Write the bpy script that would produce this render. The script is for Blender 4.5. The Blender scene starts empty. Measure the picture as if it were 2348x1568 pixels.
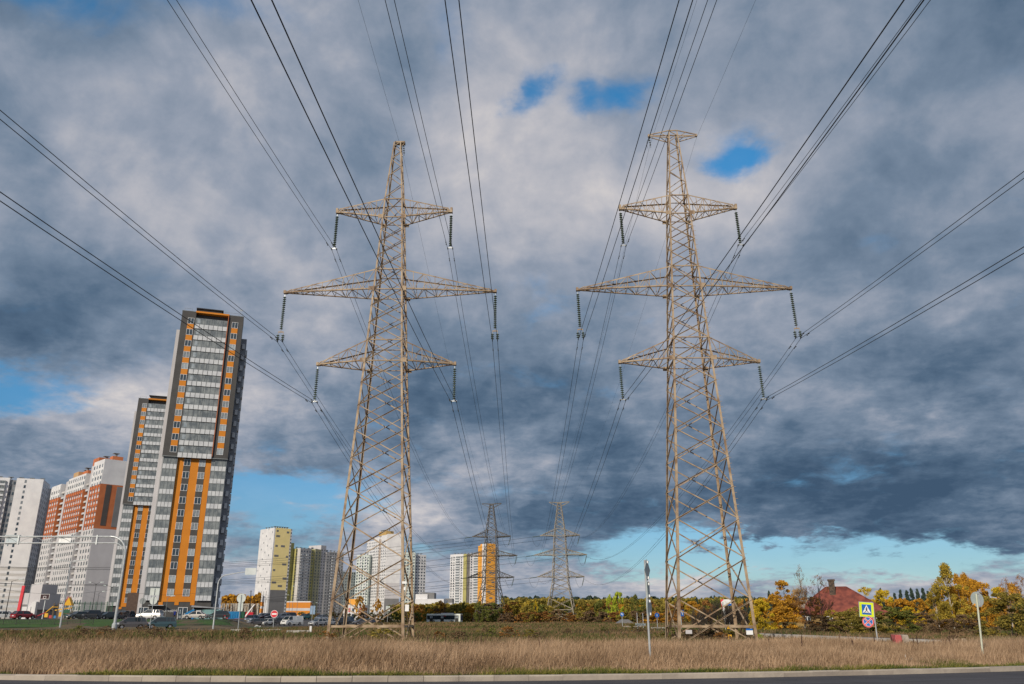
import bpy, math, random
import numpy as np
from mathutils import Vector, Matrix
R = math.radians
random.seed(7); rng = np.random.default_rng(7)
sc = bpy.context.scene; COL = sc.collection

# ------------------------------------------------------------------ camera
PITCH = 18.84; FPX = 1855.0; H0 = 1.7
cam = bpy.data.cameras.new('camera'); cam.sensor_width = 36; cam.lens = FPX/2347*36
cam.clip_start = 0.1; cam.clip_end = 6000
co = bpy.data.objects.new('camera', cam); COL.objects.link(co)
co.location = (0, 0, H0); co.rotation_euler = (R(90+PITCH), 0, 0); sc.camera = co

sn, cs = math.sin(R(PITCH)), math.cos(R(PITCH))
def ray(x, y):
    u = 784-y
    return (x-1173.5, FPX*cs-u*sn, FPX*sn+u*cs)
def atY(x, y, Y):
    r = ray(x, y); t = Y/r[1]; return (r[0]*t, Y, H0+r[2]*t)
def ground(x, y, z=0.0):
    r = ray(x, y); t = (z-H0)/r[2]; return (r[0]*t, r[1]*t)
def hx(x, Y):                       # X of a bearing (overview px on the horizon) at distance Y
    return (x-1173.5)/1960.0*Y
def azel(x, y):
    r = ray(x, y); return math.atan2(r[0], r[1]), math.atan2(r[2], math.hypot(r[0], r[1]))

# ------------------------------------------------------------------ light
SUN_AZ = R(208)                  # compass style: 0 = +Y, clockwise; low sun behind the left shoulder
SUN_EL = R(24)
sd = Vector((math.sin(SUN_AZ)*math.cos(SUN_EL), math.cos(SUN_AZ)*math.cos(SUN_EL), math.sin(SUN_EL)))
sl = bpy.data.lights.new('sun', 'SUN'); sl.energy = 3.6; sl.angle = R(0.6); sl.color = (1.0, 0.89, 0.74)
so = bpy.data.objects.new('sun', sl); COL.objects.link(so)
so.rotation_euler = sd.to_track_quat('Z', 'Y').to_euler()
sc.view_settings.view_transform = 'Standard'; sc.view_settings.look = 'None'
sc.view_settings.exposure = 0.0; sc.view_settings.gamma = 1

def s2l(c):
    return tuple((v/255/12.92 if v/255 <= .04045 else ((v/255+.055)/1.055)**2.4) for v in c)

W = bpy.data.worlds.new('World'); sc.world = W; W.use_nodes = True
NT = W.node_tree; NT.nodes.clear(); L = NT.links
def node(t, **k):
    n = NT.nodes.new(t)
    for a, b in k.items(): setattr(n, a, b)
    return n
def M(op, a, b=None, c=None, clamp=False):
    n = node('ShaderNodeMath', operation=op, use_clamp=clamp)
    for i, v in enumerate((a, b, c)):
        if v is None: continue
        if isinstance(v, (int, float)): n.inputs[i].default_value = v
        else: L.new(v, n.inputs[i])
    return n.outputs[0]
def SM(v, lo, hi, a=0.0, b=1.0):
    n = node('ShaderNodeMapRange', interpolation_type='SMOOTHSTEP')
    L.new(v, n.inputs[0]); n.inputs[1].default_value = lo; n.inputs[2].default_value = hi
    n.inputs[3].default_value = a; n.inputs[4].default_value = b
    return n.outputs[0]
tc = node('ShaderNodeTexCoord'); sep = node('ShaderNodeSeparateXYZ')
nrm = node('ShaderNodeVectorMath', operation='NORMALIZE'); L.new(tc.outputs['Generated'], nrm.inputs[0]); L.new(nrm.outputs[0], sep.inputs[0])
X, Y_, Z = sep.outputs
Zc = M('ADD', M('MAXIMUM', Z, 0.0), 0.24)
px = M('DIVIDE', X, Zc); py = M('DIVIDE', Y_, Zc)
cmb = node('ShaderNodeCombineXYZ'); L.new(px, cmb.inputs[0]); L.new(py, cmb.inputs[1])
def noise(scale, detail, rough, off=0.0, dist=0.0, src=None):
    n = node('ShaderNodeTexNoise'); n.inputs['Scale'].default_value = scale; n.inputs['Detail'].default_value = detail
    n.inputs['Roughness'].default_value = rough; n.inputs['Distortion'].default_value = dist
    v = node('ShaderNodeVectorMath', operation='ADD'); v.inputs[1].default_value = (off, off*.7, off*1.3)
    L.new(src or cmb.outputs[0], v.inputs[0]); L.new(v.outputs[0], n.inputs['Vector'])
    return n.outputs[0]
n1 = noise(1.2, 7, .56, 3.1, .3); n3 = noise(2.0, 6, .6, 23.3); n4 = noise(2.0, 6, .6, 41.3)
n3b = noise(8.0, 5, .6, 13.3); n4b = noise(8.0, 5, .6, 31.3)
n2 = noise(3.0, 7, .50, 11.7, .35); n2s = noise(3.0, 7, .50, 11.7+.06, .35)          # the second sample sits a little towards the sun: their difference lights the billows
n5 = noise(8.5, 9, .64, 5.5, .2); n5s = noise(8.5, 9, .64, 5.5+.02, .2)
n6 = noise(4.0, 7, .54, 77.0, .25, nrm.outputs[0]); n6s = noise(4.0, 7, .54, 77.0-.03, .25, nrm.outputs[0])
n9 = noise(9.0, 7, .56, 17.0, .25, nrm.outputs[0]); n9s = noise(9.0, 7, .56, 17.0-.014, .25, nrm.outputs[0]); n7 = noise(8.0, 7, .60, 55.0, .4)
az = M('ADD', M('ARCTAN2', X, Y_), M('ADD', M('MULTIPLY', M('SUBTRACT', n3, .5), .17), M('MULTIPLY', M('SUBTRACT', n3b, .5), .10)))
el = M('ADD', M('ARCSINE', Z), M('ADD', M('MULTIPLY', M('SUBTRACT', n4, .5), .09), M('MULTIPLY', M('SUBTRACT', n4b, .5), .055)))
def field(blobs):
    tot = None
    for (x, y, sx, sy, amp) in blobs:
        a0, e0 = azel(x, y)
        u = M('DIVIDE', M('SUBTRACT', az, a0), R(sx)); v = M('DIVIDE', M('SUBTRACT', el, e0), R(sy))
        g = M('POWER', 2.718, M('MULTIPLY', M('ADD', M('MULTIPLY', u, u), M('MULTIPLY', v, v)), -1.0))
        tot = M('MULTIPLY', g, amp) if tot is None else M('MULTIPLY_ADD', g, amp, tot)
    return tot
bright = field([
 (1150, 60, 9, 5, .22), (1420, 120, 8, 5, .17), (1110, 290, 6, 4.5, .32), (1010, 420, 5, 4, .15), (1400, 470, 6, 4, .36), (1700, 470, 6, 3, .22),
 (1800, 60, 10, 5, .08), (1930, 730, 8, 2.2, .2), (2250, 480, 3, 1.2, .16), (300, 850, 5.5, 3.0, .34), (170, 960, 6, 1.8, .3), (2080, 985, 4, 1.3, .42),
 (1240, 960, 4, 2, .2), (1010, 1120, 5.5, 2.0, .42), (760, 1160, 4, 1.8, .3), (580, 900, 5, 3, .18), (720, 620, 7, 4, .14), (430, 480, 5, 3, .18),
 (1200, 740, 6, 4, .1), (1900, 1325, 14, 1.0, .28), (1750, 1215, 8, .9, .1), (2300, 960, 5, 3, .05), (480, 1010, 5, 2, .1),
 (80, 330, 6, 6, .1), (1330, 1330, 6, .9, .2),
 (130, 770, 12, 3.6, -.42), (60, 620, 10, 4, -.22), (640, 330, 9, 5, -.1), (300, 640, 6, 3, -.1), (1200, 880, 10, 4.2, -.28), (1450, 1000, 8, 4, -.3), (950, 950, 5, 3, -.2),
 (2150, 880, 13, 4.2, -.42), (1780, 1130, 15, 3.2, -.5), (2250, 1150, 12, 3.0, -.5), (1400, 1180, 9, 2.6, -.42), (700, 1020, 6, 2.4, -.25), (2050, 1240, 10, .9, -.2),
 (2300, 250, 8, 8, -.14), (2280, 600, 8, 5, -.2), (640, 1235, 4, 1.4, -.25), (2260, 1275, 2.4, 1.0, -.5), (1960, 1275, 2.4, .5, -.1), (90, 1010, 10, 1.6, -.22), (230, 120, 14, 7, -.10), (0, 60, 9, 8, -.22), (2330, 40, 9, 8, -.22), (1600, 620, 7, 4, -.08), (330, 380, 8, 4, -.1)])
blue = field([
 (1200, 218, 1.9, 1.6, 1.45), (1340, 242, 1.9, 1.0, 1.0), (1440, 226, 2.1, 1.4, .95), (1680, 385, 1.9, 1.4, 1.05), (1735, 350, 1.8, .9, .75), (1625, 350, 2.6, 1.6, .45), (1270, 190, 4, 1.5, .25), (1240, 30, 3, 3, .2),
 (2268, 1276, 2.6, .9, -1.9), (1940, 1268, 2.6, .45, -.9), (1850, 1290, 2.0, .5, -.5), (1740, 1235, 4, .4, -.4), (560, 1130, 1.5, .7, -.4), (700, 1160, 2, .5, -.5),
 (70, 885, 5, 1.3, 1.2), (30, 935, 4, .9, .9), (650, 1112, 6.5, 1.5, 1.15), (590, 1165, 4.5, 1.9, 1.1), (700, 1180, 3.5, 1.3, .6), (450, 440, 2.2, 1.4, .45), (575, 525, 2, 1.2, .5),
 (60, -10, 6, 1.8, .9), (480, -5, 7, 1.5, .75), (590, 1290, 4, 1.4, .8), (1000, 30, 2, 3, .3), (1990, 1115, 0.5, .3, 0), (100, 700, 6, 2, .3), (1050, 1010, 2.5, 1.0, .25),
 (1480, 1283, 6, 1.05, 1.15), (1720, 1272, 7, 1.15, 1.15), (2000, 1283, 8, 1.1, 1.15), (2250, 1283, 8, 1.0, 1.1), (2500, 1283, 9, 1.1, 1), (1110, 1395, 9, .45, .6), (950, 1260, 3, 1.1, .8), (1180, 1290, 4, .9, .4)])
b = M('ADD', .575, M('MULTIPLY', M('TANH', M('MULTIPLY', bright, 1.35)), .46))
b = M('ADD', b, M('MULTIPLY', M('SUBTRACT', n1, .5), .5))
b = M('ADD', b, M('MULTIPLY', M('SUBTRACT', n2, .5), .28))
low = SM(Z, .12, .5, 1.0, .25)
b = M('ADD', b, M('MULTIPLY', M('SUBTRACT', n6, .5), .30))
b = M('ADD', b, M('MULTIPLY', M('SUBTRACT', n6s, n6), .9))
b = M('ADD', b, M('MULTIPLY', M('SUBTRACT', n9, .5), .10))
b = M('ADD', b, M('MULTIPLY', M('SUBTRACT', n9s, n9), .55))
b = M('ADD', b, M('MULTIPLY', low, M('MULTIPLY', M('SUBTRACT', n5, .5), .24)))
b = M('ADD', b, M('MULTIPLY', M('SUBTRACT', n2s, n2), .6))
b = M('ADD', b, M('MULTIPLY', M('SUBTRACT', SM(n2, .45, .58), .5), .08))
b = M('ADD', b, M('MULTIPLY', M('SUBTRACT', SM(n6, .44, .58), .5), .07))
b = M('ADD', b, M('MULTIPLY', low, M('MULTIPLY', M('SUBTRACT', n5s, n5), .7)))
ramp = node('ShaderNodeValToRGB'); cr = ramp.color_ramp
stops = [(0, (64, 87, 112)), (.2, (85, 107, 131)), (.42, (118, 135, 156)), (.6, (150, 159, 175)), (.8, (186, 186, 193)), (1, (222, 215, 211))]
cr.elements[0].position = 0; cr.elements[0].color = (*s2l(stops[0][1]), 1); cr.elements[1].position = 1; cr.elements[1].color = (*s2l(stops[-1][1]), 1)
for p, c in stops[1:-1]:
    e = cr.elements.new(p); e.color = (*s2l(c), 1)
L.new(b, ramp.inputs[0])
mask = SM(M('ADD', blue, M('ADD', M('MULTIPLY', M('SUBTRACT', n2, .5), -1.7), M('MULTIPLY', M('SUBTRACT', n7, .5), -1.6))), .2, 1.35)
mask = M('MULTIPLY', mask, .92)
sky = node('ShaderNodeTexSky', sky_type='NISHITA', sun_disc=False); sky.sun_elevation = SUN_EL; sky.sun_rotation = SUN_AZ
sky.air_density = 1.0; sky.dust_density = .3; sky.ozone_density = 2.5
skym = node('ShaderNodeVectorMath', operation='MULTIPLY'); L.new(sky.outputs[0], skym.inputs[0]); tm = node('ShaderNodeMix', data_type='RGBA'); L.new(SM(Z, .0, .5), tm.inputs[0]); tm.inputs[6].default_value = (.62, .80, .98, 1); tm.inputs[7].default_value = (.30, 1.5, 1.9, 1)
L.new(tm.outputs[2], skym.inputs[1])
mx = node('ShaderNodeMix', data_type='RGBA'); L.new(mask, mx.inputs[0])
cl = node('ShaderNodeVectorMath', operation='SCALE'); L.new(ramp.outputs[0], cl.inputs[0]); cl.inputs['Scale'].default_value = 1/.085
L.new(cl.outputs[0], mx.inputs[6]); L.new(skym.outputs[0], mx.inputs[7])
bg = node('ShaderNodeBackground'); bg.inputs[1].default_value = .085
ow = node('ShaderNodeOutputWorld'); L.new(mx.outputs[2], bg.inputs[0]); L.new(bg.outputs[0], ow.inputs[0])
W.cycles.sampling_method = 'MANUAL'; W.cycles.sample_map_resolution = 512

# ------------------------------------------------------------------ materials
MATS = {}
def mat(name, c1, c2=None, scale=3.0, rough=.7, metal=0.0, spec=.4, island=False, detail=4, c3=None, bump=0.0, trans=0.0, lo=.35, hi=.65, bscale=None, stretch=None):
    if name in MATS: return MATS[name]
    m = bpy.data.materials.new(name); m.use_nodes = True; nt = m.node_tree; b = nt.nodes['Principled BSDF']
    b.inputs['Roughness'].default_value = rough; b.inputs['Metallic'].default_value = metal; b.inputs['Specular IOR Level'].default_value = spec
    c1 = (*c1, 1); b.inputs['Base Color'].default_value = c1
    co = nt.nodes.new('ShaderNodeTexCoord'); vec = co.outputs['Object']
    if stretch:
        mp = nt.nodes.new('ShaderNodeMapping'); mp.inputs['Scale'].default_value = stretch; nt.links.new(vec, mp.inputs[0]); vec = mp.outputs[0]
    if c2 is None: c2 = tuple(v*.82 for v in c1[:3])
    nz = nt.nodes.new('ShaderNodeTexNoise'); nz.inputs['Scale'].default_value = scale; nz.inputs['Detail'].default_value = detail
    nt.links.new(vec, nz.inputs['Vector'])
    rp = nt.nodes.new('ShaderNodeValToRGB'); e = rp.color_ramp.elements
    e[0].position = lo; e[0].color = (*c2, 1); e[1].position = hi; e[1].color = c1
    if c3 is not None:
        k = e.new((lo+hi)/2); k.color = (*c3, 1)
    if island:
        g = nt.nodes.new('ShaderNodeNewGeometry'); ad = nt.nodes.new('ShaderNodeMath'); ad.operation = 'MULTIPLY_ADD'
        nt.links.new(g.outputs['Random Per Island'], ad.inputs[0]); ad.inputs[1].default_value = island
        mm = nt.nodes.new('ShaderNodeMath'); mm.operation = 'SUBTRACT'; nt.links.new(nz.outputs[0], mm.inputs[0]); mm.inputs[1].default_value = island/2
        nt.links.new(mm.outputs[0], ad.inputs[2]); nt.links.new(ad.outputs[0], rp.inputs[0])
    else: nt.links.new(nz.outputs[0], rp.inputs[0])
    nt.links.new(rp.outputs[0], b.inputs['Base Color'])
    if bump:
        bn = nt.nodes.new('ShaderNodeBump'); bn.inputs['Strength'].default_value = bump; bn.inputs['Distance'].default_value = .05
        n2_ = nt.nodes.new('ShaderNodeTexNoise'); n2_.inputs['Scale'].default_value = bscale or scale*6; n2_.inputs['Detail'].default_value = 5
        nt.links.new(vec, n2_.inputs['Vector']); nt.links.new(n2_.outputs[0], bn.inputs['Height']); nt.links.new(bn.outputs[0], b.inputs['Normal'])
    if trans:
        out = nt.nodes['Material Output']; tr = nt.nodes.new('ShaderNodeBsdfTranslucent'); nt.links.new(rp.outputs[0], tr.inputs[0])
        ms = nt.nodes.new('ShaderNodeMixShader'); ms.inputs[0].default_value = trans
        nt.links.new(b.outputs[0], ms.inputs[1]); nt.links.new(tr.outputs[0], ms.inputs[2]); nt.links.new(ms.outputs[0], out.inputs[0])
    MATS[name] = m; return m

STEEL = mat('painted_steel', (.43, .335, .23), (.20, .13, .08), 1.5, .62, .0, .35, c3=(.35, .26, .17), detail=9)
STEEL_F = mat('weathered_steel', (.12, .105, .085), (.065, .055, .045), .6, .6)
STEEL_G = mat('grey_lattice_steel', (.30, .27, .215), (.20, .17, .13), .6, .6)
RUST = mat('rusty_steel', (.16, .10, .065), (.07, .045, .035), 3, .8)
GALV = mat('galvanised_steel', (.52, .55, .56), (.40, .43, .45), 4, .42, .35, .5)
SIGNBACK = mat('sign_back_metal', (.42, .48, .47), (.35, .41, .41), 3, .5, .1)
WIRE = mat('conductor_aluminium', (.035, .04, .045), (.025, .028, .03), 2, .6)
GLASSINS = mat('insulator_glass', (.10, .14, .10), (.07, .10, .07), 6, .2, 0, .6)
WHITE = mat('white_paint', (.80, .80, .79), (.66, .67, .67), .35, .6)
CONC = mat('concrete', (.46, .44, .40), (.33, .31, .28), 2.0, .9, bump=.3, detail=8)
DARKGREY = mat('dark_grey_cladding', (.072, .070, .068), (.058, .056, .055), .6, .6)
LIGHTGREY = mat('light_grey_cladding', (.40, .41, .43), (.35, .36, .38), .25, .7)
BALC = mat('balcony_panel', (.62, .64, .66), (.50, .52, .55), .8, .5)
ORANGE = mat('orange_cladding', (.62, .22, .012), (.56, .19, .010), .3, .6)
DORANGE = mat('red_orange_cladding', (.52, .165, .06), (.44, .135, .05), .3, .6)
AMBER = mat('amber_cladding', (.85, .40, .06), (.78, .36, .05), .3, .6)
YELLOW = mat('pale_yellow_cladding', (.90, .74, .34), (.84, .69, .31), .2, .65)
OLIVE = mat('olive_cladding', (.42, .39, .14), (.36, .33, .12), .2, .65)
MIDGREY = mat('mid_grey_cladding', (.20, .20, .205), (.17, .17, .175), .2, .7)
PALEGREY = mat('pale_grey_cladding', (.55, .54, .56), (.49, .48, .50), .2, .7)
PANEWHITE = mat('panel_white', (.72, .72, .73), (.62, .62, .64), .2, .65)
SLABGREY = mat('slab_grey', (.60, .58, .56), (.48, .47, .46), .12, .7)
SEA = mat('pale_green_cladding', (.60, .66, .62), (.52, .58, .55), .2, .65)
GLASS = mat('window_glass', (.05, .075, .10), (.03, .045, .06), .35, .12, 0, .8)
GLASS_C = mat('window_glass_curtain', (.30, .32, .33), (.12, .15, .18), 1.4, .2, 0, .7)
GLASS_B = mat('window_glass_bright', (.40, .44, .46), (.25, .30, .34), 1.0, .2, 0, .7)
LOGG = mat('loggia_glazing', (.26, .285, .29), (.12, .14, .155), 1.3, .15, 0, .6, detail=2, stretch=(1, 1, .5))
FRAME = mat('window_frame', (.74, .75, .76), (.66, .67, .68), 2, .5)
MULL = mat('grey_mullion', (.22, .24, .25), (.18, .2, .21), 2, .5)
RUBBER = mat('tyre_rubber', (.02, .02, .021), (.015, .015, .015), 8, .85)
RIM = mat('wheel_rim', (.45, .46, .48), (.3, .3, .32), 8, .35, .6)
CARGLASS = mat('car_glass', (.02, .03, .04), (.012, .02, .025), 1, .06, 0, .9)
HEAD = mat('headlight_lens', (.72, .74, .76), (.5, .52, .55), 8, .15)
TAIL = mat('tail_light', (.35, .02, .02), (.25, .01, .01), 8, .25)
BLACKP = mat('black_plastic', (.02, .02, .022), (.015, .015, .016), 8, .6)
ROADBLUE = mat('sign_blue', (.01, .14, .52), (.01, .12, .46), 2, .45)
RED = mat('sign_red', (.68, .03, .05), (.6, .02, .04), 2, .45)
LIME = mat('sign_lime', (.72, .86, .02), (.66, .80, .02), 2, .5)
SIGNWHITE = mat('sign_white', (.85, .86, .86), (.78, .8, .8), 2, .5)
STICKER = mat('orange_sticker', (.75, .32, .03), (.7, .3, .03), 2, .5)
PLAYYEL = mat('play_yellow', (.75, .42, .02), (.68, .36, .02), 2, .5)
PLAYRED = mat('play_red', (.5, .03, .05), (.42, .03, .04), 2, .5)
PLAYGRN = mat('play_green', (.02, .11, .06), (.015, .08, .045), 2, .6)
PLAYBLUE = mat('play_blue', (.02, .22, .50), (.015, .18, .42), 2, .5)
WOOD = mat('aged_wood', (.16, .12, .08), (.09, .065, .045), 3, .85, stretch=(1, 1, .15))
BARK = mat('dark_bark', (.075, .06, .048), (.04, .032, .026), 4, .9)
BIRCHBARK = mat('birch_bark', (.50, .46, .40), (.10, .08, .07), 2.2, .8, lo=.38, hi=.5)
ROOFRED = mat('red_tile_roof', (.27, .075, .05), (.13, .035, .028), 1.1, .8, detail=8, bump=.3)
HOUSEWALL = mat('ochre_board_wall', (.30, .20, .07), (.2, .13, .05), 2, .85)
BRICKDK = mat('sooty_brick', (.12, .085, .06), (.04, .032, .028), 3, .9)

# ------------------------------------------------------------------ mesh helpers
class MB:
    def __init__(s): s.v = []; s.f = []; s.m = []
    def quadbox(s, P, m=0):
        n = len(s.v); s.v += [tuple(p) for p in P]
        s.f += [(n, n+3, n+2, n+1), (n+4, n+5, n+6, n+7), (n, n+1, n+5, n+4), (n+1, n+2, n+6, n+5), (n+2, n+3, n+7, n+6), (n+3, n, n+4, n+7)]; s.m += [m]*6
    def box(s, x0, x1, y0, y1, z0, z1, m=0):
        s.quadbox([(x0, y0, z0), (x1, y0, z0), (x1, y1, z0), (x0, y1, z0), (x0, y0, z1), (x1, y0, z1), (x1, y1, z1), (x0, y1, z1)], m)
    def bar(s, p, q, w, h=None, m=0, up=(0, 0, 1)):
        p = Vector(p); q = Vector(q); d = (q-p)
        if d.length < 1e-5: return
        d.normalize(); u = Vector(up)
        if abs(d.dot(u)) > .95: u = Vector((0, 1, 0))
        a = d.cross(u).normalized(); c = a.cross(d); h = h or w; a *= w/2; c *= h/2
        s.quadbox([p-a-c, p+a-c, p+a+c, p-a+c, q-a-c, q+a-c, q+a+c, q-a+c], m)
    def angle(s, p, q, w, n1_, n2_, t=.02, m=0):      # an L-profile steel member, flanges along the directions n1_ and n2_
        p = Vector(p); q = Vector(q); d = (q-p).normalized()
        a = Vector(n1_); a = (a-d*a.dot(d)).normalized()*w; c = Vector(n2_); c = (c-d*c.dot(d)); c = (c-a*(c.dot(a)/a.dot(a))).normalized()*w
        ta = a.normalized()*t; tcv = c.normalized()*t
        s.quadbox([p, p+a, p+a+tcv, p+tcv, q, q+a, q+a+tcv, q+tcv], m)
        p2 = p+tcv*1.02; q2 = q+tcv*1.02
        s.quadbox([p2, p2+ta, p2+ta+c, p2+c, q2, q2+ta, q2+ta+c, q2+c], m)
    def tube(s, pts, r, n=8, m=0, cap=True):
        pts = [Vector(p) for p in pts]; k = len(pts); rr = r if isinstance(r, (list, tuple)) else [r]*k; base = len(s.v)
        pu = None
        for i, p in enumerate(pts):
            d = (pts[min(i+1, k-1)]-pts[max(i-1, 0)]).normalized()
            if pu is None:
                pu = Vector((0, 0, 1)) if abs(d.z) < .9 else Vector((0, 1, 0))
            a = d.cross(pu).normalized(); pu = a.cross(d).normalized()
            for j in range(n):
                t = 2*math.pi*j/n; s.v.append(tuple(p+(a*math.cos(t)+pu*math.sin(t))*rr[i]))
        for i in range(k-1):
            for j in range(n):
                a0 = base+i*n+j; a1 = base+i*n+(j+1) % n; s.f.append((a0, a1, a1+n, a0+n)); s.m.append(m)
        if cap:
            s.f.append(tuple(base+j for j in range(n))[::-1]); s.f.append(tuple(base+(k-1)*n+j for j in range(n))); s.m += [m, m]
    def lathe(s, prof, n=16, c=(0, 0, 0), m=0):
        base = len(s.v); k = len(prof)
        for (r, z) in prof:
            for j in range(n):
                t = 2*math.pi*j/n; s.v.append((c[0]+r*math.cos(t), c[1]+r*math.sin(t), c[2]+z))
        for i in range(k-1):
            for j in range(n):
                a0 = base+i*n+j; a1 = base+i*n+(j+1) % n; s.f.append((a0, a1, a1+n, a0+n)); s.m.append(m)
        s.f.append(tuple(base+j for j in range(n))[::-1]); s.f.append(tuple(base+(k-1)*n+j for j in range(n))); s.m += [m, m]
    def prism(s, pts, y0, y1, m=0):              # polygon in x,z (counter-clockwise) extruded along y
        n = len(pts); b_ = len(s.v)
        s.v += [(p[0], y0, p[1]) for p in pts]+[(p[0], y1, p[1]) for p in pts]
        s.f.append(tuple(range(b_, b_+n))); s.f.append(tuple(range(b_+n, b_+2*n))[::-1]); s.m += [m, m]
        for i in range(n):
            j = (i+1) % n; s.f.append((b_+i, b_+n+i, b_+n+j, b_+j)); s.m.append(m)
    def poly(s, pts, m=0):
        n = len(s.v); s.v += [tuple(p) for p in pts]; s.f.append(tuple(range(n, n+len(pts)))); s.m.append(m)
    def mesh(s, name, mats):
        me = bpy.data.meshes.new(name); me.from_pydata(s.v, [], s.f)
        for mm in (mats if isinstance(mats, (list, tuple)) else [mats]): me.materials.append(mm)
        me.polygons.foreach_set('material_index', s.m); me.update(); return me
    def build(s, name, mats, parent=None, loc=(0, 0, 0), rot=(0, 0, 0), smooth=False, bevel=0):
        return link(name, s.mesh(name, mats), parent, loc, rot, smooth, bevel)
def link(name, me, parent=None, loc=(0, 0, 0), rot=(0, 0, 0), smooth=False, bevel=0):
    o = bpy.data.objects.new(name, me); COL.objects.link(o); o.parent = parent; o.location = loc; o.rotation_euler = rot
    if smooth: me.polygons.foreach_set('use_smooth', [True]*len(me.polygons))
    if bevel:
        bv = o.modifiers.new('bevel', 'BEVEL'); bv.width = bevel; bv.segments = 2; bv.limit_method = 'ANGLE'
    return o
def tag(o, label=None, cat=None, group=None, kind=None):
    if label: o['label'] = label
    if cat: o['category'] = cat
    if group: o['group'] = group
    if kind: o['kind'] = kind
    return o
def empty(name, loc, rz=0, label=None, cat=None, group=None):
    o = bpy.data.objects.new(name, None); COL.objects.link(o); o.location = loc; o.rotation_euler = (0, 0, rz); o.empty_display_size = .3
    return tag(o, label, cat, group)
KIDS = {}
def copy_tree(o, parent=None, childmap=None):
    if childmap is None:
        childmap = {}
        for q in COL.objects:
            if q.parent: childmap.setdefault(q.parent.name, []).append(q)
    c = o.copy(); COL.objects.link(c); c.parent = parent
    for ch in childmap.get(o.name, []): copy_tree(ch, c, childmap)
    return c
def npmesh(name, V, F4=None, F3=None, mats=None, midx=None):
    me = bpy.data.meshes.new(name); nv = len(V); me.vertices.add(nv); me.vertices.foreach_set('co', np.asarray(V, dtype=np.float32).ravel())
    n4 = 0 if F4 is None else len(F4); n3 = 0 if F3 is None else len(F3)
    loops = np.concatenate([a.ravel() for a in (F4, F3) if a is not None]).astype(np.int32)
    me.loops.add(len(loops)); me.loops.foreach_set('vertex_index', loops); me.polygons.add(n4+n3)
    st = np.concatenate([np.arange(n4)*4, n4*4+np.arange(n3)*3]).astype(np.int32); me.polygons.foreach_set('loop_start', st)
    for m_ in (mats if isinstance(mats, (list, tuple)) else [mats]): me.materials.append(m_)
    if midx is not None: me.polygons.foreach_set('material_index', np.asarray(midx, dtype=np.int32))
    me.update(calc_edges=True); return me

# ------------------------------------------------------------------ terrain
def sst(a, b_, x): t = np.clip((x-a)/(b_-a), 0, 1); return t*t*(3-2*t)
def gz(x, y):
    x = np.asarray(x, float); y = np.asarray(y, float); r = x/np.maximum(y, 1.0)
    m = sst(-.16, -.26, r); st = 128+70*sst(-.34, -.29, r)
    h = 1.35*m*sst(0, 1, (y-st)/30.0)
    return h
def gzf(x, y): return float(gz(x, y))
KERB = []
for (x, y) in ((-500, 1533.), (0, 1543.), (300, 1548.), (587, 1551), (1174, 1550.5), (1580, 1544), (1950, 1535.5), (2347, 1526), (2900, 1510)):
    KERB.append(ground(x, y, .15))
kx = np.array([k[0] for k in KERB]); ky = np.array([k[1] for k in KERB])
kp = np.polyfit(kx, ky, 3)
def kerb_y(x): return np.polyval(kp, np.clip(x, -22, 30))+np.where(x > 30, (x-30)*.35, 0)+np.where(x < -22, (-22-x)*.1, 0)

xs = np.concatenate([np.arange(-1800, -300, 60), np.arange(-300, 300, 4.0), np.arange(300, 1801, 60)])
ys = np.concatenate([np.arange(-60, 30, 6.), np.arange(30, 330, 3.0), np.arange(330, 800, 25), np.arange(800, 5200, 200)])
gx, gy = np.meshgrid(xs, ys); hz = gz(gx, gy)
# the field lies 10 cm above the carriageway, the road itself is cut out as its own sheet
ky_ = kerb_y(gx); hz = hz+np.where(gy > ky_+1.0, .10+.06*np.sin(gx*.31+gy*.17)*np.clip((gy-32)/20, 0, 1), -.25)
V = np.stack([gx.ravel(), gy.ravel(), hz.ravel()], 1); nx, ny = len(xs), len(ys)
i = (np.arange(ny-1)[:, None]*nx+np.arange(nx-1)[None, :]).ravel(); F = np.stack([i, i+1, i+1+nx, i+nx], 1)
GROUND = mat('field_soil', (.16, .115, .06), (.075, .075, .03), .09, .95, detail=10, c3=(.12, .09, .05))
tag(link('ground', npmesh('ground', V, F, None, GROUND)), kind='structure')

ASPH = mat('asphalt', (.075, .070, .075), (.055, .052, .057), .5, .85, detail=10, bump=.25, bscale=60)
mb = MB(); N = 80; xx = np.linspace(-90, 90, N)
for a, b2 in zip(xx[:-1], xx[1:]):
    mb.poly([(a, -40, 0), (b2, -40, 0), (b2, float(kerb_y(b2))+.1, 0), (a, float(kerb_y(a))+.1, 0)])
tag(mb.build('road', ASPH), kind='structure')
TYRE = mat('worn_tyre_track', (.085, .08, .086), (.07, .066, .072), 1.0, .8, detail=8)
mb = MB()
for a, b2 in zip(xx[:-1], xx[1:]):
    for off, w in ((1.3, .05), (2.3, .35), (4.0, .35)):
        mb.poly([(a, float(kerb_y(a))-off-w, .004), (b2, float(kerb_y(b2))-off-w, .004), (b2, float(kerb_y(b2))-off, .004), (a, float(kerb_y(a))-off, .004)])
tag(mb.build('road_wear', TYRE), kind='structure')
KERBM = mat('kerb_concrete', (.42, .37, .31), (.30, .26, .22), 1.2, .9, detail=8, bump=.3, island=.35)
mb = MB(); x = -40.0
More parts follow.
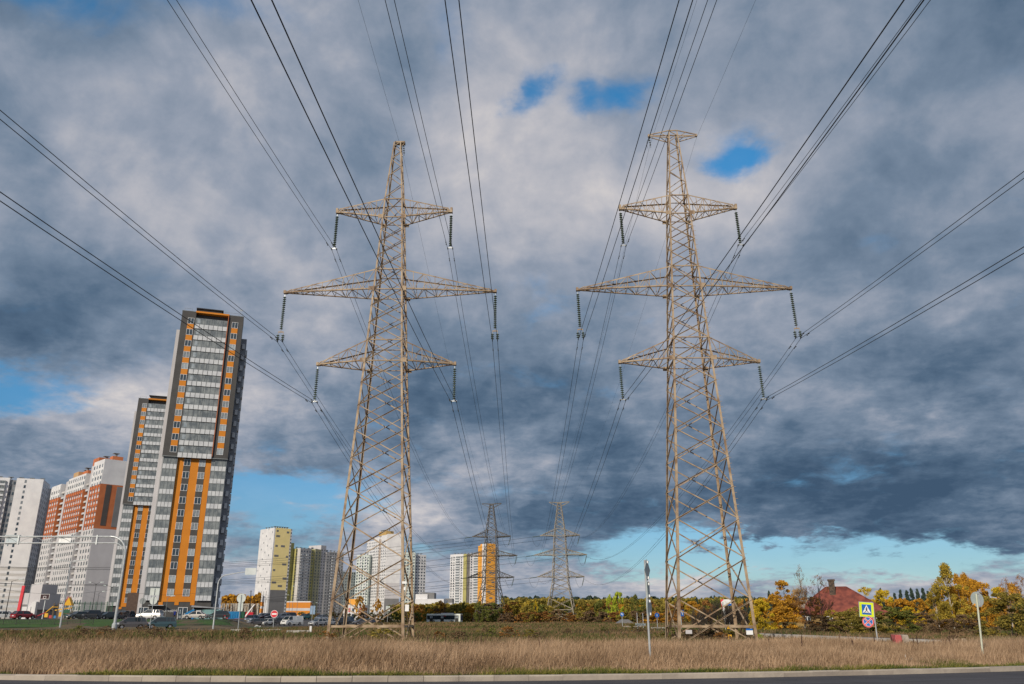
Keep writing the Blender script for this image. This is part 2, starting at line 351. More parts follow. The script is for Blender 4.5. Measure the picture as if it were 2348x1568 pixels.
while x < 60:
    x2 = x+.985; p = Vector((x, float(kerb_y(x)), 0)); q = Vector((x2, float(kerb_y(x2)), 0)); d = (q-p).normalized(); nrm2 = Vector((-d.y, d.x, 0))
    j = random.uniform(-.006, .006); f0 = nrm2*j
    P = [p+f0, q+f0, q+nrm2*.17, p+nrm2*.17]
    lo = [Vector((v.x, v.y, -.05)) for v in P]; mid = [Vector((v.x, v.y, .12+j)) for v in P]
    t_ = [v.copy() for v in mid]; 
    for v in t_: v.z = .155+j
    t_[0] += nrm2*.03; t_[1] += nrm2*.03
    mb.quadbox(lo+mid); mb.quadbox([v+Vector((0, 0, .0005)) for v in mid]+t_)
    x += d.x*1.0
tag(mb.build('kerb', KERBM), kind='structure')

def strip_sheet(name, m, poly_lo, poly_hi, dz=.03, n=60, k=10):     # sheet between two polylines (x sorted), laid on the terrain
    lo = np.array(poly_lo, float); hi = np.array(poly_hi, float); t = np.linspace(0, 1, n)
    def samp(P):
        s_ = np.linspace(0, 1, len(P)); return np.stack([np.interp(t, s_, P[:, 0]), np.interp(t, s_, P[:, 1])], 1)
    A = samp(lo); B = samp(hi); V = []
    for w_ in np.linspace(0, 1, k):
        Q = A*(1-w_)+B*w_; V.append(np.stack([Q[:, 0], Q[:, 1], gz(Q[:, 0], Q[:, 1])+.1+dz], 1))
    V = np.concatenate(V); ii = (np.arange(k-1)[:, None]*n+np.arange(n-1)[None, :]).ravel(); F = np.stack([ii, ii+1, ii+1+n, ii+n], 1)
    return tag(link(name, npmesh(name, V, F, None, m)), kind='structure')
LAWN = mat('lawn_grass', (.055, .12, .018), (.03, .075, .012), .5, .95, detail=10, bump=.6, bscale=8)
ASPH2 = mat('parking_asphalt', (.10, .095, .095), (.07, .067, .068), .3, .9, detail=8)
strip_sheet('access_road', ASPH2, [(-110, 118), (-40, 116)], [(-110, 126), (-40, 124)], .05)
strip_sheet('lawn', LAWN, [(-120, 127), (-38, 142)], [(-150, 158), (-49, 160)], .04, 60, 30)
strip_sheet('parking_lot', ASPH2, [(-150, 158.5), (-30, 172)], [(-200, 196), (-58, 300)], .05, 60, 40)
strip_sheet('parking_lot', ASPH2, [(-62, 180), (-26, 184)], [(-62, 236), (-26, 240)], .07, 30, 20)
# side road on the right with its pale kerb line
near = [ground(x, y) for (x, y) in ((1743, 1463), (1860, 1469), (1976, 1475.5), (2169, 1484), (2347, 1493), (2600, 1507))]
far = [ground(x, y) for (x, y) in ((1743, 1458), (1860, 1463), (1976, 1467.5), (2169, 1474), (2347, 1480), (2600, 1492))]
NEARROAD = mat('side_road_asphalt', (.045, .045, .05), (.03, .03, .034), .5, .85, detail=8)
strip_sheet('side_road', NEARROAD, near, far, .16, 60, 8)
mb = MB()
PK = [Vector((p[0], p[1], .1)) for p in near]
for a, b2 in zip(PK[:-1], PK[1:]):
    n_ = max(1, int((b2-a).length/1.0))
    for k in range(n_):
        mb.bar(a.lerp(b2, k/n_)+Vector((0, -.15, .14)), a.lerp(b2, (k+.98)/n_)+Vector((0, -.15, .14)), .2, .36)
tag(mb.build('side_road_kerb', mat('pale_kerb', (.52, .49, .45), (.38, .36, .33), 1, .9)), kind='structure')
mb = MB(); A = ground(1690, 1438); 
strip_sheet('cross_road', ASPH2, [ground(1440, 1451), ground(1540, 1451)], [ground(1440, 1443), ground(1540, 1443)], .09, 12, 6)

# ------------------------------------------------------------------ grass and weeds
def blades(name, xy, hgt, wid, lean, m, z0=.08, wind=(0.12, 0.0), seed=0):
    r_ = np.random.default_rng(seed); n = len(xy); a = r_.uniform(0, math.pi, n); ca, sa = np.cos(a), np.sin(a)
    z = gz(xy[:, 0], xy[:, 1])+z0; lx = r_.normal(0, lean, n)+wind[0]; ly = r_.normal(0, lean, n)+wind[1]
    b0 = np.stack([xy[:, 0]-ca*wid, xy[:, 1]-sa*wid, z], 1); b1 = np.stack([xy[:, 0]+ca*wid, xy[:, 1]+sa*wid, z], 1)
    mx_ = xy[:, 0]+lx*hgt*.35; my_ = xy[:, 1]+ly*hgt*.35; mz = z+hgt*.6
    m0 = np.stack([mx_-ca*wid*.8, my_-sa*wid*.8, mz], 1); m1 = np.stack([mx_+ca*wid*.8, my_+sa*wid*.8, mz], 1)
    tp = np.stack([xy[:, 0]+lx*hgt, xy[:, 1]+ly*hgt, z+hgt], 1)
    V = np.stack([b0, b1, m1, m0, tp], 1).reshape(-1, 3); k = np.arange(n)*5
    return npmesh(name, V, np.stack([k, k+1, k+2, k+3], 1), np.stack([k+3, k+2, k+4], 1), m)
def scatter(n, y0, y1, half, seed, pw=1.0):
    r_ = np.random.default_rng(seed); y = y0+(y1-y0)*r_.random(n)**pw; x = (r_.random(n)*2-1)*(half*y+3)
    return np.stack([x, y], 1)
def vn(x, y, s, seed):                      # cheap smooth value noise
    r_ = np.random.default_rng(seed); v = np.zeros(len(x))
    for k in range(9):
        a = r_.uniform(0, 6.28); f = s*r_.uniform(.5, 1.6); p = r_.uniform(0, 6.28); v += np.sin(x*math.cos(a)*f+y*math.sin(a)*f+p)
    return v/3.0
HAY = mat('dry_reed_grass', (.57, .40, .255), (.25, .16, .09), .32, .8, island=.45, trans=.25, c3=(.44, .295, .18), detail=7)
VERGE = mat('green_verge', (.30, .27, .06), (.07, .11, .015), .5, .8, island=.5, trans=.3, detail=6)
WEED = mat('brown_green_weeds', (.27, .165, .09), (.075, .11, .02), .06, .9, island=.35, trans=.25, c3=(.19, .135, .06), detail=8)
xy = scatter(500000, 0, 1, 0, 1, 1.35); xy[:, 0] = rng.uniform(-1, 1, len(xy))*(26+14*xy[:, 1]); xy[:, 1] = kerb_y(xy[:, 0])+.3+xy[:, 1]*22; ed = kerb_y(xy[:, 0])
dk = xy[:, 1]-ed; v1 = vn(xy[:, 0], xy[:, 1], 1.1, 5); v3 = vn(xy[:, 0], xy[:, 1], .35, 15); keep = (dk > .55+.35*v1) & (rng.random(len(xy)) < .70+.34*v1)
keep &= ~(xy[:, 1] > 45.5+2.0*v1+3.0*v3) & (rng.random(len(xy)) < 1.05-.35*np.clip(v3-.6, 0, 2))
xy = xy[keep]; v2 = vn(xy[:, 0], xy[:, 1], .8, 9); dk = dk[keep]; h = (.47+.10*v2+.08*v3[keep]+.13*rng.normal(size=len(xy)))*(.28+.72*sst(.2, 4.0, dk))
tag(link('dry_grass', blades('dry_grass', xy, np.clip(h, .08, .98), .006+.005*rng.random(len(xy)), .26, HAY, wind=(.12, .0), seed=2)),
    'tall pale brown dry grass along the kerb', 'grass', kind='stuff')
xy = scatter(110000, 0, 1, 0, 11, 1.6); xy[:, 0] = rng.uniform(-28, 28, len(xy)); xy[:, 1] = kerb_y(xy[:, 0])+.19+xy[:, 1]*2.6; dk = xy[:, 1]-kerb_y(xy[:, 0]); v1 = vn(xy[:, 0], xy[:, 1], 1.3, 6)
keep = (dk > .19) & ((dk < .95+.5*v1) | ((v1 > .9) & (dk < 2.6)))
xy = xy[keep]; vv = v1[keep]; h = np.clip(.10+.05*vv+.045*rng.normal(size=len(xy)), .03, .32)
tag(link('green_grass', blades('green_grass', xy, h, .008+.006*rng.random(len(xy)), .5, VERGE, wind=(0, -.15), seed=3)),
    'short green grass fringe between the kerb and the dry grass', 'grass', kind='stuff')
xy = scatter(170000, 45, 150, .64, 21, 1.35); v1 = vn(xy[:, 0], xy[:, 1], .16, 31)
road_y = np.interp(xy[:, 0], [p[0] for p in near], [p[1] for p in near], left=999, right=999)
keep = (rng.random(len(xy)) < .75+.3*v1) & ~((xy[:, 0] < -38) & (xy[:, 1] > 114))
for (P0, P1) in ((near, far),):
    f_y = np.interp(xy[:, 0], [p[0] for p in far], [p[1] for p in far], left=999, right=999)
    keep &= ~((xy[:, 0] > near[0][0]) & (xy[:, 1] > road_y-2.0) & (xy[:, 1] < f_y+.6))
xy = xy[keep]; vv = vn(xy[:, 0], xy[:, 1], .22, 33)
h = np.clip(.30+.10*vv+.10*rng.normal(size=len(xy)), .06, .8); h[(xy[:, 0] > 12) & (xy[:, 1] < 75)] *= .75
tag(link('weeds', blades('weeds', xy, h, .02+.02*rng.random(len(xy))+xy[:, 1]*.0001, .45, WEED, seed=4)),
    'low brown and green weeds covering the open field', 'weeds', kind='stuff')
xy = np.stack([rng.uniform(-125, -40, 50000), rng.uniform(127, 160, 50000)], 1); xy = xy[xy[:, 1] > 142+(xy[:, 0]+38)*.183]
xy = scatter(90000, 148, 285, .62, 51, 1.2); xy = xy[(xy[:, 0] > -.14*xy[:, 1]-6)]; vv = vn(xy[:, 0], xy[:, 1], .12, 53)
tag(link('weeds', blades('weeds', xy, np.clip(.42+.15*vv+.12*rng.normal(size=len(xy)), .1, 1.0), np.full(len(xy), .11), .5, WEED, seed=14)), 'far brown weeds reaching to the wood', 'weeds', kind='stuff')
LB = mat('lawn_blades', (.085, .17, .02), (.03, .08, .012), .4, .9, island=.4, trans=.2)
tag(link('lawn_grass', blades('lawn_grass', xy, np.full(len(xy), .14), np.full(len(xy), .05), .3, LB, z0=.1, seed=5)), 'green lawn grass in front of the towers', 'grass', kind='stuff')

# dark dried dock stalks standing in the grass
mb = MB(); STALK = mat('dock_stalk', (.085, .045, .03), (.05, .028, .02), 6, .9)
mb.tube([(0, 0, 0), (.01, 0, .5), (.03, .01, .82)], [.006, .006, .003], 5)
r_ = random.Random(3)
for k in range(60):
    z = r_.uniform(.38, .86); t = r_.uniform(0, 6.28); rr = .035*(1-(z-.38)*1.4); c_ = Vector((.02+rr*math.cos(t), rr*math.sin(t), z)); s_ = .018
    mb.quadbox([c_+Vector((a*s_, b_*s_, c2*s_*1.6)) for c2 in (-1, 1) for a, b_ in ((-1, -1), (1, -1), (1, 1), (-1, 1))])
stalk_me = mb.mesh('dock_stalk', STALK)
sp = [(12, 1490), (18, 1494), (31, 1490), (34, 1495), (120, 1494), (223, 1490), (232, 1495), (364, 1492)]
for k in range(44):
    sp.append((r_.uniform(400, 2330), r_.uniform(1482, 1497)))
for x, y in sp:
    X_, Y2 = ground(x, y+10); o = link('dock_stalk', stalk_me, None, (X_, Y2, .08), (0, r_.uniform(-.12, .15), r_.uniform(0, 6)))
    q = r_.uniform(.7, 1.02); o.scale = (q*.6, q*.6, q)
    tag(o, 'dark brown dried seed stalk standing in the pale dry grass', 'dried plant', 'dark dried stalks in the dry grass')

# ------------------------------------------------------------------ near lattice towers
def wid_at(st, z):
    for (z0, w0), (z1, w1) in zip(st[:-1], st[1:]):
        if z <= z1: return w0+(w1-w0)*(z-z0)/(z1-z0)
    return st[-1][1]
def lattice_tower(name, loc, rz, st, nodes, arms, label, M_, peak, leg_w=.19, br=.078, beam=None, arm_w=.08, single_above=1e9, big=False):
    root = empty(name, loc, rz, label, 'power pylon', 'lattice power pylons')
    zt = nodes[-1]; c4 = [(-1, -1), (1, -1), (1, 1), (-1, 1)]
    for sx, sy in c4:
        mb = MB()
        for z0, z1 in zip(nodes[:-1], nodes[1:]):
            a, b_ = wid_at(st, z0)/2, wid_at(st, z1)/2; w = leg_w*(1-.5*z0/zt)
            mb.angle((sx*a, sy*a, z0), (sx*b_, sy*b_, z1), w, (-sx, 0, 0), (0, -sy, 0), .025)
        mb.build('leg', M_, root)
        f = MB(); a = wid_at(st, 0)/2; f.box(sx*a-.35, sx*a+.35, sy*a-.35, sy*a+.35, -.3, .22); f.build('footing', CONC, root, bevel=.04)
    for k in range(4):
        (ax, ay), (bx, by) = c4[k], c4[(k+1) % 4]; mb = MB(); nin = Vector((-(ax+bx)/2, -(ay+by)/2, 0))
        for i_, (z0, z1) in enumerate(zip(nodes[:-1], nodes[1:])):
            a, b_ = wid_at(st, z0)/2, wid_at(st, z1)/2; w = br*(1-.35*z0/zt)
            off = nin*.03
            A0, B0 = Vector((ax*a, ay*a, z0))+off, Vector((bx*a, by*a, z0))+off; A1, B1 = Vector((ax*b_, ay*b_, z1))+off, Vector((bx*b_, by*b_, z1))+off
            if z0 >= single_above:
                p_, q_ = (A0, B1) if (i_+k) % 2 else (B0, A1); mb.angle(p_, q_, w, (0, 0, 1), nin, .014); continue
            vd = Vector((0, 0, -1)); d_ = (B1-A0).normalized(); vd = (vd-d_*vd.dot(d_)).normalized(); mb.bar(A0+vd*w*.3, B1+vd*w*.3, .014, w*.6, up=vd) if 0 else mb.angle(A0, B1, w, -nin, (0, 0, -1), .014); mb.angle(B0+nin*.035, A1+nin*.035, w, (0, 0, 1), nin, .014)
        if beam:
            for bz in beam:
                a = wid_at(st, bz)/2; mb.angle(Vector((ax*a, ay*a, bz))+nin*.07, Vector((bx*a, by*a, bz))+nin*.07, .15, (0, 0, 1), nin, .02)
        for bz in [q for ar in arms for q in (ar[0], ar[1])]:
            a = wid_at(st, bz)/2; mb.angle(Vector((ax*a, ay*a, bz))+nin*.07, Vector((bx*a, by*a, bz))+nin*.07, br, (0, 0, 1), nin, .014)
        mb.build('face_bracing', M_, root)
    for (zb, zt_, half, tipz, nseg, tiph) in arms:
        for sx in (-1, 1):
            mb = MB(); wb, wt = wid_at(st, zb)/2, wid_at(st, zt_)/2; tip = half
            def P(t, side, top):
                base_x = (wt if top else wb); yy = (wt if top else wb)*side
                z_ = zb+(tipz-zb)*t if not top else zt_+(tipz+tiph-zt_)*t
                return Vector((sx*(base_x+(tip-base_x)*t), yy*(1-t)+.12*side*t, z_))
            T = [(k/nseg)*.93 for k in range(nseg+1)]
            for side in (-1, 1):
                mb.angle(P(0, side, 0), P(1, side, 0), arm_w*1.25, (0, 0, 1), (0, -side, 0), .015)
                mb.angle(P(0, side, 1), P(.93, side, 1), arm_w*1.1, (0, 0, -1), (0, -side, 0), .015)
                mb.bar(P(.93, side, 1), P(1, side, 0), arm_w*.8)
                for k, (t0, t1) in enumerate(zip(T[:-1], T[1:])):
                    mb.bar(P(t1, side, 0), P(t1, side, 1), arm_w*.5)
                    if k % 2 == 0: mb.bar(P(t0, side, 1), P(t1, side, 0), arm_w*.5)
                    else: mb.bar(P(t0, side, 0), P(t1, side, 1), arm_w*.5)
            for k, (t0, t1) in enumerate(zip(T[:-1], T[1:])):
                s2 = 1 if k % 2 else -1
                mb.bar(P(t0, s2, 0), P(t1, -s2, 0), arm_w*.5); mb.bar(P(t1, -1, 0), P(t1, 1, 0), arm_w*.45)
                if k % 2: mb.bar(P(t0, s2, 1), P(t1, -s2, 1), arm_w*.4)
            mb.bar((sx*(tip-.12), -.14, tipz+.02), (sx*(tip-.12), .14, tipz+.02), .14)
            mb.box(*sorted((sx*(tip-.05), sx*(tip+.13))), -.16, .16, tipz-.06, tipz+tiph+.08)
            for s3 in (-1, 1):                                     # gusset plates where the arm meets the legs
                mb.box(*sorted((sx*(wb-.12), sx*(wb+.3))), *sorted((s3*(wb+.012), s3*(wb+.034))), zb-.12, zb+.22)
            mb.build('cross_arm', M_, root)
    mb = MB(); w = wid_at(st, zt)/2
    if peak == 'T':
        for sx in (-1, 1):
            for sy in (-1, 1):
                mb.bar((sx*w, sy*w, zt), (sx*2.0, sy*.08, zt-.22), .07); mb.bar((sx*w, sy*w, zt-.7), (sx*2.0, sy*.08, zt-.32), .06); mb.bar((sx*w, sy*w, zt-.7), (sx*1.1, sy*.3, zt-.12), .045)
            mb.box(*sorted((sx*1.95, sx*2.08)), -.1, .1, zt-.38, zt-.16)
        for sy in (-1, 1): mb.bar((-w, sy*w, zt), (w, sy*w, zt), .08)
    elif peak == 'BT':
        for sx in (-1, 1):
            for sy in (-1, 1):
                mb.bar((sx*w, sy*w, zt), (sx*3.6, sy*.1, zt+.25), .16); mb.bar((sx*w, sy*w, zt-1.3), (sx*3.6, sy*.1, zt+.1), .13)
        for sy in (-1, 1): mb.bar((-w, sy*w, zt), (w, sy*w, zt), .16)
    else:
        mb.box(-.22, .62, -.2, .2, zt-.05, zt+.03); mb.box(-.22, -.16, -.2, .2, zt-.3, zt+.12); mb.box(.56, .62, -.2, .2, zt-.08, zt+.12)
        mb.box(-.22, .6, -.2, -.17, zt-.05, zt+.12)
        mb.bar((.17, -.17, zt-.6), (.58, -.1, zt-.04), .06)
    mb.build('peak_arm', M_, root)
    if not big:                                                   # step bolts up the outer leg
        mb = MB(); mb.bar((0, 0, 0), (.16, -.02, .01), .022); bolt = mb.mesh('step_bolt', M_); z = 2.5
        while z < 33:
            a = wid_at(st, z)/2; link('step_bolt', bolt, root, (a, -a, z)); z += .42
    return root
NODES = [0, 2.9, 5.6, 8.25, 10.55, 12.7, 14.75, 16.7, 18.5, 20.2, 21.9, 23.35, 24.8, 26.2, 27.95, 29.2, 30.4, 31.55, 32.7, 34.5, 35.6, 36.6, 37.5, 38.3, 39.0, 39.6]
STN = [(0, 5.3), (20.2, 2.95), (34.5, 1.5), (40.5, .55)]
STNR = [(0, 5.3), (20.2, 2.95), (34.5, 1.55), (40.9, .72)]
ARMS = [(20.2, 21.9, 5.3, 20.3, 5, .12), (26.2, 27.95, 8.4, 26.35, 8, .12), (32.7, 34.4, 4.7, 33.5, 6, .3)]
YL, YR = 60.0, 59.4
PL = (-9.75, YL); PR = (13.62, YR)
tl = lattice_tower('power_pylon', (PL[0], PL[1], 0), R(-.8), STN, NODES+[40.1], ARMS, 'near rust beige lattice pylon on the left with a narrow pointed top', STEEL, 'P', beam=[1.1], single_above=34.4)
tr = lattice_tower('power_pylon', (PR[0], PR[1], 0), R(-.8), STNR, NODES+[40.25, 40.75], ARMS, 'near sunlit beige lattice pylon on the right with a flat T shaped top', STEEL, 'T', beam=[1.1], single_above=34.4)
FST = [(0, 10.9), (13.4, 5.6), (30.5, 3.9), (41, 1.3)]
FN = [0, 4.4, 8.2, 11.2, 13.4, 15.2, 17.6, 20.1, 22.6, 24.7, 26.9, 29.2, 31.6, 33.4, 35, 36.5, 37.8, 39, 40, 41]
FA = [(15.2, 17.6, 8.2, 15.3, 5, .2), (22.6, 24.7, 9.3, 22.7, 7, .2), (29.2, 31.6, 7.0, 29.4, 5, .2)]
PFL = (-7.4, 298); PFR = (17.0, 294)
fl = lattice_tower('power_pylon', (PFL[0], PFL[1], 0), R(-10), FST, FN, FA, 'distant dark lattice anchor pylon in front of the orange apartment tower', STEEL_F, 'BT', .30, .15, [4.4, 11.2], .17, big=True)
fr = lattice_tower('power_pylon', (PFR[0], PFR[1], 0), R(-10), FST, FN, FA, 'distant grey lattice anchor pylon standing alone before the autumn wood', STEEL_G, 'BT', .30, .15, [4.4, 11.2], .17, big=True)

# plates on the towers
def plate(parent, x, y, z, w, h, mats_, name='number_plate', lab=None, th=.02):
    mb = MB(); mb.box(-w/2, w/2, -th, 0, -h/2, h/2, 0)
    if mats_[1:]: mb.box(-w/2, w/2, -th-.004, -th, h*.2, h/2, 1)
    o = mb.build(name, list(mats_), parent, (x, y, z))
    if lab: o['label'] = lab
    return o
plate(tr, 2.1, -2.62, .86, .44, .38, (SIGNWHITE, ROADBLUE), lab='white plate with a blue top band')
plate(tr, -1.9, -2.62, .84, .42, .24, (PALEGREY,), lab='white plate on the cross beam')
o = MB(); o.prism([(-.14, 0), (.14, 0), (0, .26)], -.02, 0, 0); o.prism([(-.1, .025), (.1, .025), (0, .215)], -.026, -.02, 1); o.prism([(-.02, .06), (.02, .07), (.0, .17)], -.03, -.026, 2)
o.build('warning_plate', [BLACKP, PLAYYEL, BLACKP], tr, (.72, -2.62, 1.0))
o = MB(); o.box(-.12, .12, -.02, 0, -.15, .15, 0); o.box(-.07, .07, -.024, -.02, -.12, .06, 1); o.build('warning_plate', [PLAYYEL, BLACKP], tr, (.78, -2.62, .52))
plate(tl, 2.45, -2.48, 4.0, .3, .16, (SIGNWHITE,)); plate(tl, 2.72, -2.62, 2.35, .26, .42, (SIGNWHITE,)); plate(tl, 2.5, -2.60, 3.6, .12, .2, (SIGNWHITE,))
plate(fr, 3.5, -5.2, 3.6, 1.0, 1.1, (BLACKP,), lab='black box on the right leg'); plate(fr, .8, -5.3, 2.9, .6, .3, (SIGNWHITE,))

# insulators and conductors
dm = MB(); dm.lathe([(.028, .075), (.045, .07), (.05, .035), (.125, .0), (.135, -.022), (.10, -.03), (.03, -.02), (.022, -.075)], 14)
disc_me = dm.mesh('disc', GLASSINS); disc_me.polygons.foreach_set('use_smooth', [True]*len(disc_me.polygons))
def insulator(x, y, z, n, tilt, label, twin=False, length=None):
    root = empty('insulator_string', (x, y, z), 0, label, 'insulator', 'insulator strings under the pylon arms'); root.rotation_euler = (0, tilt, R(-.8))
    pitch = .165; zz = -.32
    mb = MB(); mb.bar((0, 0, 0), (0, 0, -.3), .04); mb.build('hanger', GALV, root)
    for k in range(n): link('disc', disc_me, root, (0, 0, zz-k*pitch))
    zz -= n*pitch; bot = []
    mb = MB()
    if twin:
        mb.bar((0, 0, zz+.08), (0, 0, zz-.1), .03); mb.bar((-.2, 0, zz-.12), (.2, 0, zz-.12), .03, .09); mb.bar((-.2, 0, zz-.1), (-.2, 0, zz-.36), .025); mb.bar((.2, 0, zz-.1), (.2, 0, zz-.36), .025)
        for s_ in (-1, 1):
            for k in range(3): link('disc', disc_me, root, (s_*.2, 0, zz-.42-k*pitch))
            bot.append(zz-.42-3*pitch)
        mb.build('yoke', STEEL, root); zz = zz-.42-3*pitch
    else:
        mb.bar((0, 0, zz+.08), (0, 0, zz-.05), .03); mb.bar((-.24, 0, zz-.06), (.24, 0, zz-.06), .04, .09); mb.build('yoke', GALV, root); zz -= .14
    for s_ in (-1, 1):
        mb = MB(); mb.quadbox([(-.03+s_*.2, -.16, zz-.02), (.03+s_*.2, -.16, zz-.02), (.03+s_*.2, .16, zz-.02), (-.03+s_*.2, .16, zz-.02), (-.03+s_*.2, -.05, zz+.1), (.03+s_*.2, -.05, zz+.1), (.03+s_*.2, .05, zz+.1), (-.03+s_*.2, .05, zz+.1)])
        mb.build('clamp', GALV if 0 else WIRE, root)
    return Matrix.LocRotScale(Vector((x, y, z)), root.rotation_euler, None) @ Vector((0, 0, zz-.02))
damp = MB(); damp.tube([(-.2, 0, -.07), (.2, 0, -.07)], .01, 5)
for s_ in (-1, 1): damp.tube([(s_*.13, 0, -.07), (s_*.25, 0, -.07)], .04, 8)
damp.bar((0, 0, 0), (0, 0, -.08), .03)
damper_me = damp.mesh('vibration_damper', WIRE)
ROW = ('lower', 'middle', 'upper')
def conductor(A, end_f, back_az, Lb, Sb, Sf, r, label, group, dampers=True, zb=None, zf=None):
    back = []; n = 42
    for k in range(n+1):
        t = Lb*(1-k/n); u = t/Lb; back.append(Vector((A.x-math.sin(back_az)*t, A.y-math.cos(back_az)*t, A.z-4*Sb*u*(1-u))))
    fw = []
    for k in range(1, n+1):
        u = k/n; fw.append(Vector((A.x+(end_f[0]-A.x)*u, A.y+(end_f[1]-A.y)*u, A.z+(end_f[2]-A.z)*u-4*Sf*u*(1-u))))
    mb = MB(); mb.tube(back+fw, r, 6); mb.v = [(p[0]-A.x, p[1]-A.y, p[2]-A.z) for p in mb.v]
    o = tag(mb.build('overhead_wire', WIRE, None, tuple(A), smooth=True), label, 'power line', group)
    if dampers:
        for dsg in (-1, 1):
            t = 1.55*dsg
            q = back[-1]-Vector((math.sin(back_az)*t, math.cos(back_az)*t, 0)) if dsg > 0 else back[-1]+(fw[0]-back[-1]).normalized()*1.55
            if dsg > 0: q.z = A.z-4*Sb*(t/Lb)*(1-t/Lb)
            link('vibration_damper', damper_me, o, tuple(q-A), (0, 0, R(90)))
    return o
for (nm, P0, PF, baz, Sb) in (('left', PL, PFL, R(.55), 7.9), ('right', PR, PFR, R(.35), 7.2)):
    for ri, (zb, zt_, half, tipz, _, _) in enumerate(ARMS):
        for sx in (-1, 1):
            side = 'left' if sx < 0 else 'right'; ca_ = math.cos(R(.8)); X0 = P0[0]+sx*(half+.02)*ca_; Y0 = P0[1]-sx*(half)*math.sin(R(.8))
            tw = ri == 1; n = {0: 15, 1: 17, 2: 17}[ri]
            B = insulator(X0, Y0, tipz-.06, n, (R(2.2) if nm == 'right' else R(-1.1 if sx < 0 else 0.4))*-1*(1 if nm == 'right' else -1) if nm == 'right' else R(.8 if sx < 0 else 0), 'string of dark glass discs under the %s %s arm of the %s near pylon' % (ROW[ri], side, nm), tw)
            fa = FA[ri]; cf, sf = math.cos(R(10)), math.sin(R(10))
            for e, en in ((-1, 'left'), (1, 'right')):
                A = Vector((B.x+e*.2, B.y, B.z))
                endp = (PF[0]+sx*fa[2]*cf+e*.2, PF[1]-sx*fa[2]*sf, fa[3]-(.0 if sx < 0 else .6))
                conductor(A, endp, baz, 300, Sb, 6.5, .0165, '%s wire of the pair carried by the %s %s arm of the %s near pylon' % (en, ROW[ri], side, nm), 'conductors of the near pylons')
# earth wires on the peaks
for (X0, Y0, z0, PF, sx, lab, baz) in ((PL[0]+.5, PL[1], 38.9, PFL, -.6, 'thin earth wire from the pointed top of the left near pylon', R(.5)),
                                  (PR[0]-2.0, PR[1], 39.4, PFR, -3.4, 'thin earth wire from the left end of the T top of the right near pylon', R(.3)),
                                  (PR[0]+2.0, PR[1], 40.2, PFR, 3.4, 'thin earth wire from the right end of the T top of the right near pylon', R(.3))):
    conductor(Vector((X0, Y0, z0)), (PF[0]+sx, PF[1], 41), baz, 300, 5.5, 4.5, .008, lab, 'earth wires', False)
for (X0, Y0, z0, n) in ((PL[0]+.5, PL[1], 40.1, 4), (PR[0]-1.98, PR[1], 40.5, 4)):
    root = empty('insulator_string', (X0, Y0, z0), 0, 'short insulator hook under the %s of the near %s pylon' % (('tip', 'left') if X0 < 0 else ('T end', 'right')), 'insulator', 'short earth wire hooks')
    for k in range(n):
        o = link('disc', disc_me, root, (.02*k, 0, -.25-k*.22)); o.scale = (.6, .6, .8)
    mb = MB(); mb.tube([(0, 0, 0), (.05, 0, -.6), (.08, 0, -1.2)], .018, 5); mb.tube([(0, 0, -.1), (-.25, 0, -.7), (-.2, 0, -1.25)], .01, 5); mb.build('hook', WIRE, root)

# the line turns left at the two anchor pylons: tension strings, jumpers and outgoing wires
mb = MB(); 
for k in range(16): mb.lathe([(.05, .07), (.17, 0), (.17, -.03), (.04, -.07)], 8, (0, 0, -.17*k-.3))
mb.bar((0, 0, 0), (0, 0, -3.1), .08); tens_me = mb.mesh('tension_insulator', GLASSINS)
for (nm, PF, dy) in (('left', PFL, 0), ('right', PFR, 26)):
    for ri, fa in enumerate(FA):
        for sx in (-1, 1):
            cf, sf = math.cos(R(10)), math.sin(R(10)); a = Vector((PF[0]+sx*fa[2]*cf, PF[1]-sx*fa[2]*sf, fa[3])); side = 'left' if sx < 0 else 'right'
            E_ = Vector((-330, 388+dy+sx*4, fa[3]+2)); d = (E_-a).normalized(); d.z -= .1; d.normalize()
            e_ = a+d*3.2
            o = link('tension_insulator', tens_me, None, tuple(a), (-d).to_track_quat('Z', 'Y').to_euler())
            tag(o, 'dark tension insulator pulling left from the %s %s arm of the %s distant pylon' % (ROW[ri], side, nm), 'insulator', 'tension insulators on the distant pylons')
            if sx > 0:
                o = link('suspension_insulator', tens_me, None, tuple(a+Vector((0, .3, 0))), (R(3), R(14), 0))
                tag(o, 'hanging insulator at the %s right arm tip of the %s distant pylon' % (ROW[ri], nm), 'insulator', 'hanging insulators on the distant pylons')
            mb = MB(); pts = []
            for k in range(31):
                u = k/30; q = e_.lerp(E_, u); q.z -= 4*9*u*(1-u); pts.append(q-a)
            mb.tube(pts, .045, 4)
            tag(mb.build('overhead_wire', WIRE, None, tuple(a)), 'far wire running left from the %s %s arm of the %s distant pylon' % (ROW[ri], side, nm), 'power line', 'wires leaving the distant pylons')
            mb = MB(); pts = []
            for k in range(13):
                u = k/12; q = (e_+Vector((0, 0, -.1))).lerp(a+Vector((.6 if sx < 0 else 0, -.5, -.4)), u); q.z -= 4*3.6*u*(1-u)*.9; pts.append(q-a)
            mb.tube(pts, .03, 4)
            tag(mb.build('jumper_wire', WIRE, None, tuple(a)), 'sagging jumper loop under the %s %s arm of the %s distant pylon' % (ROW[ri], side, nm), 'power line', 'jumper loops')
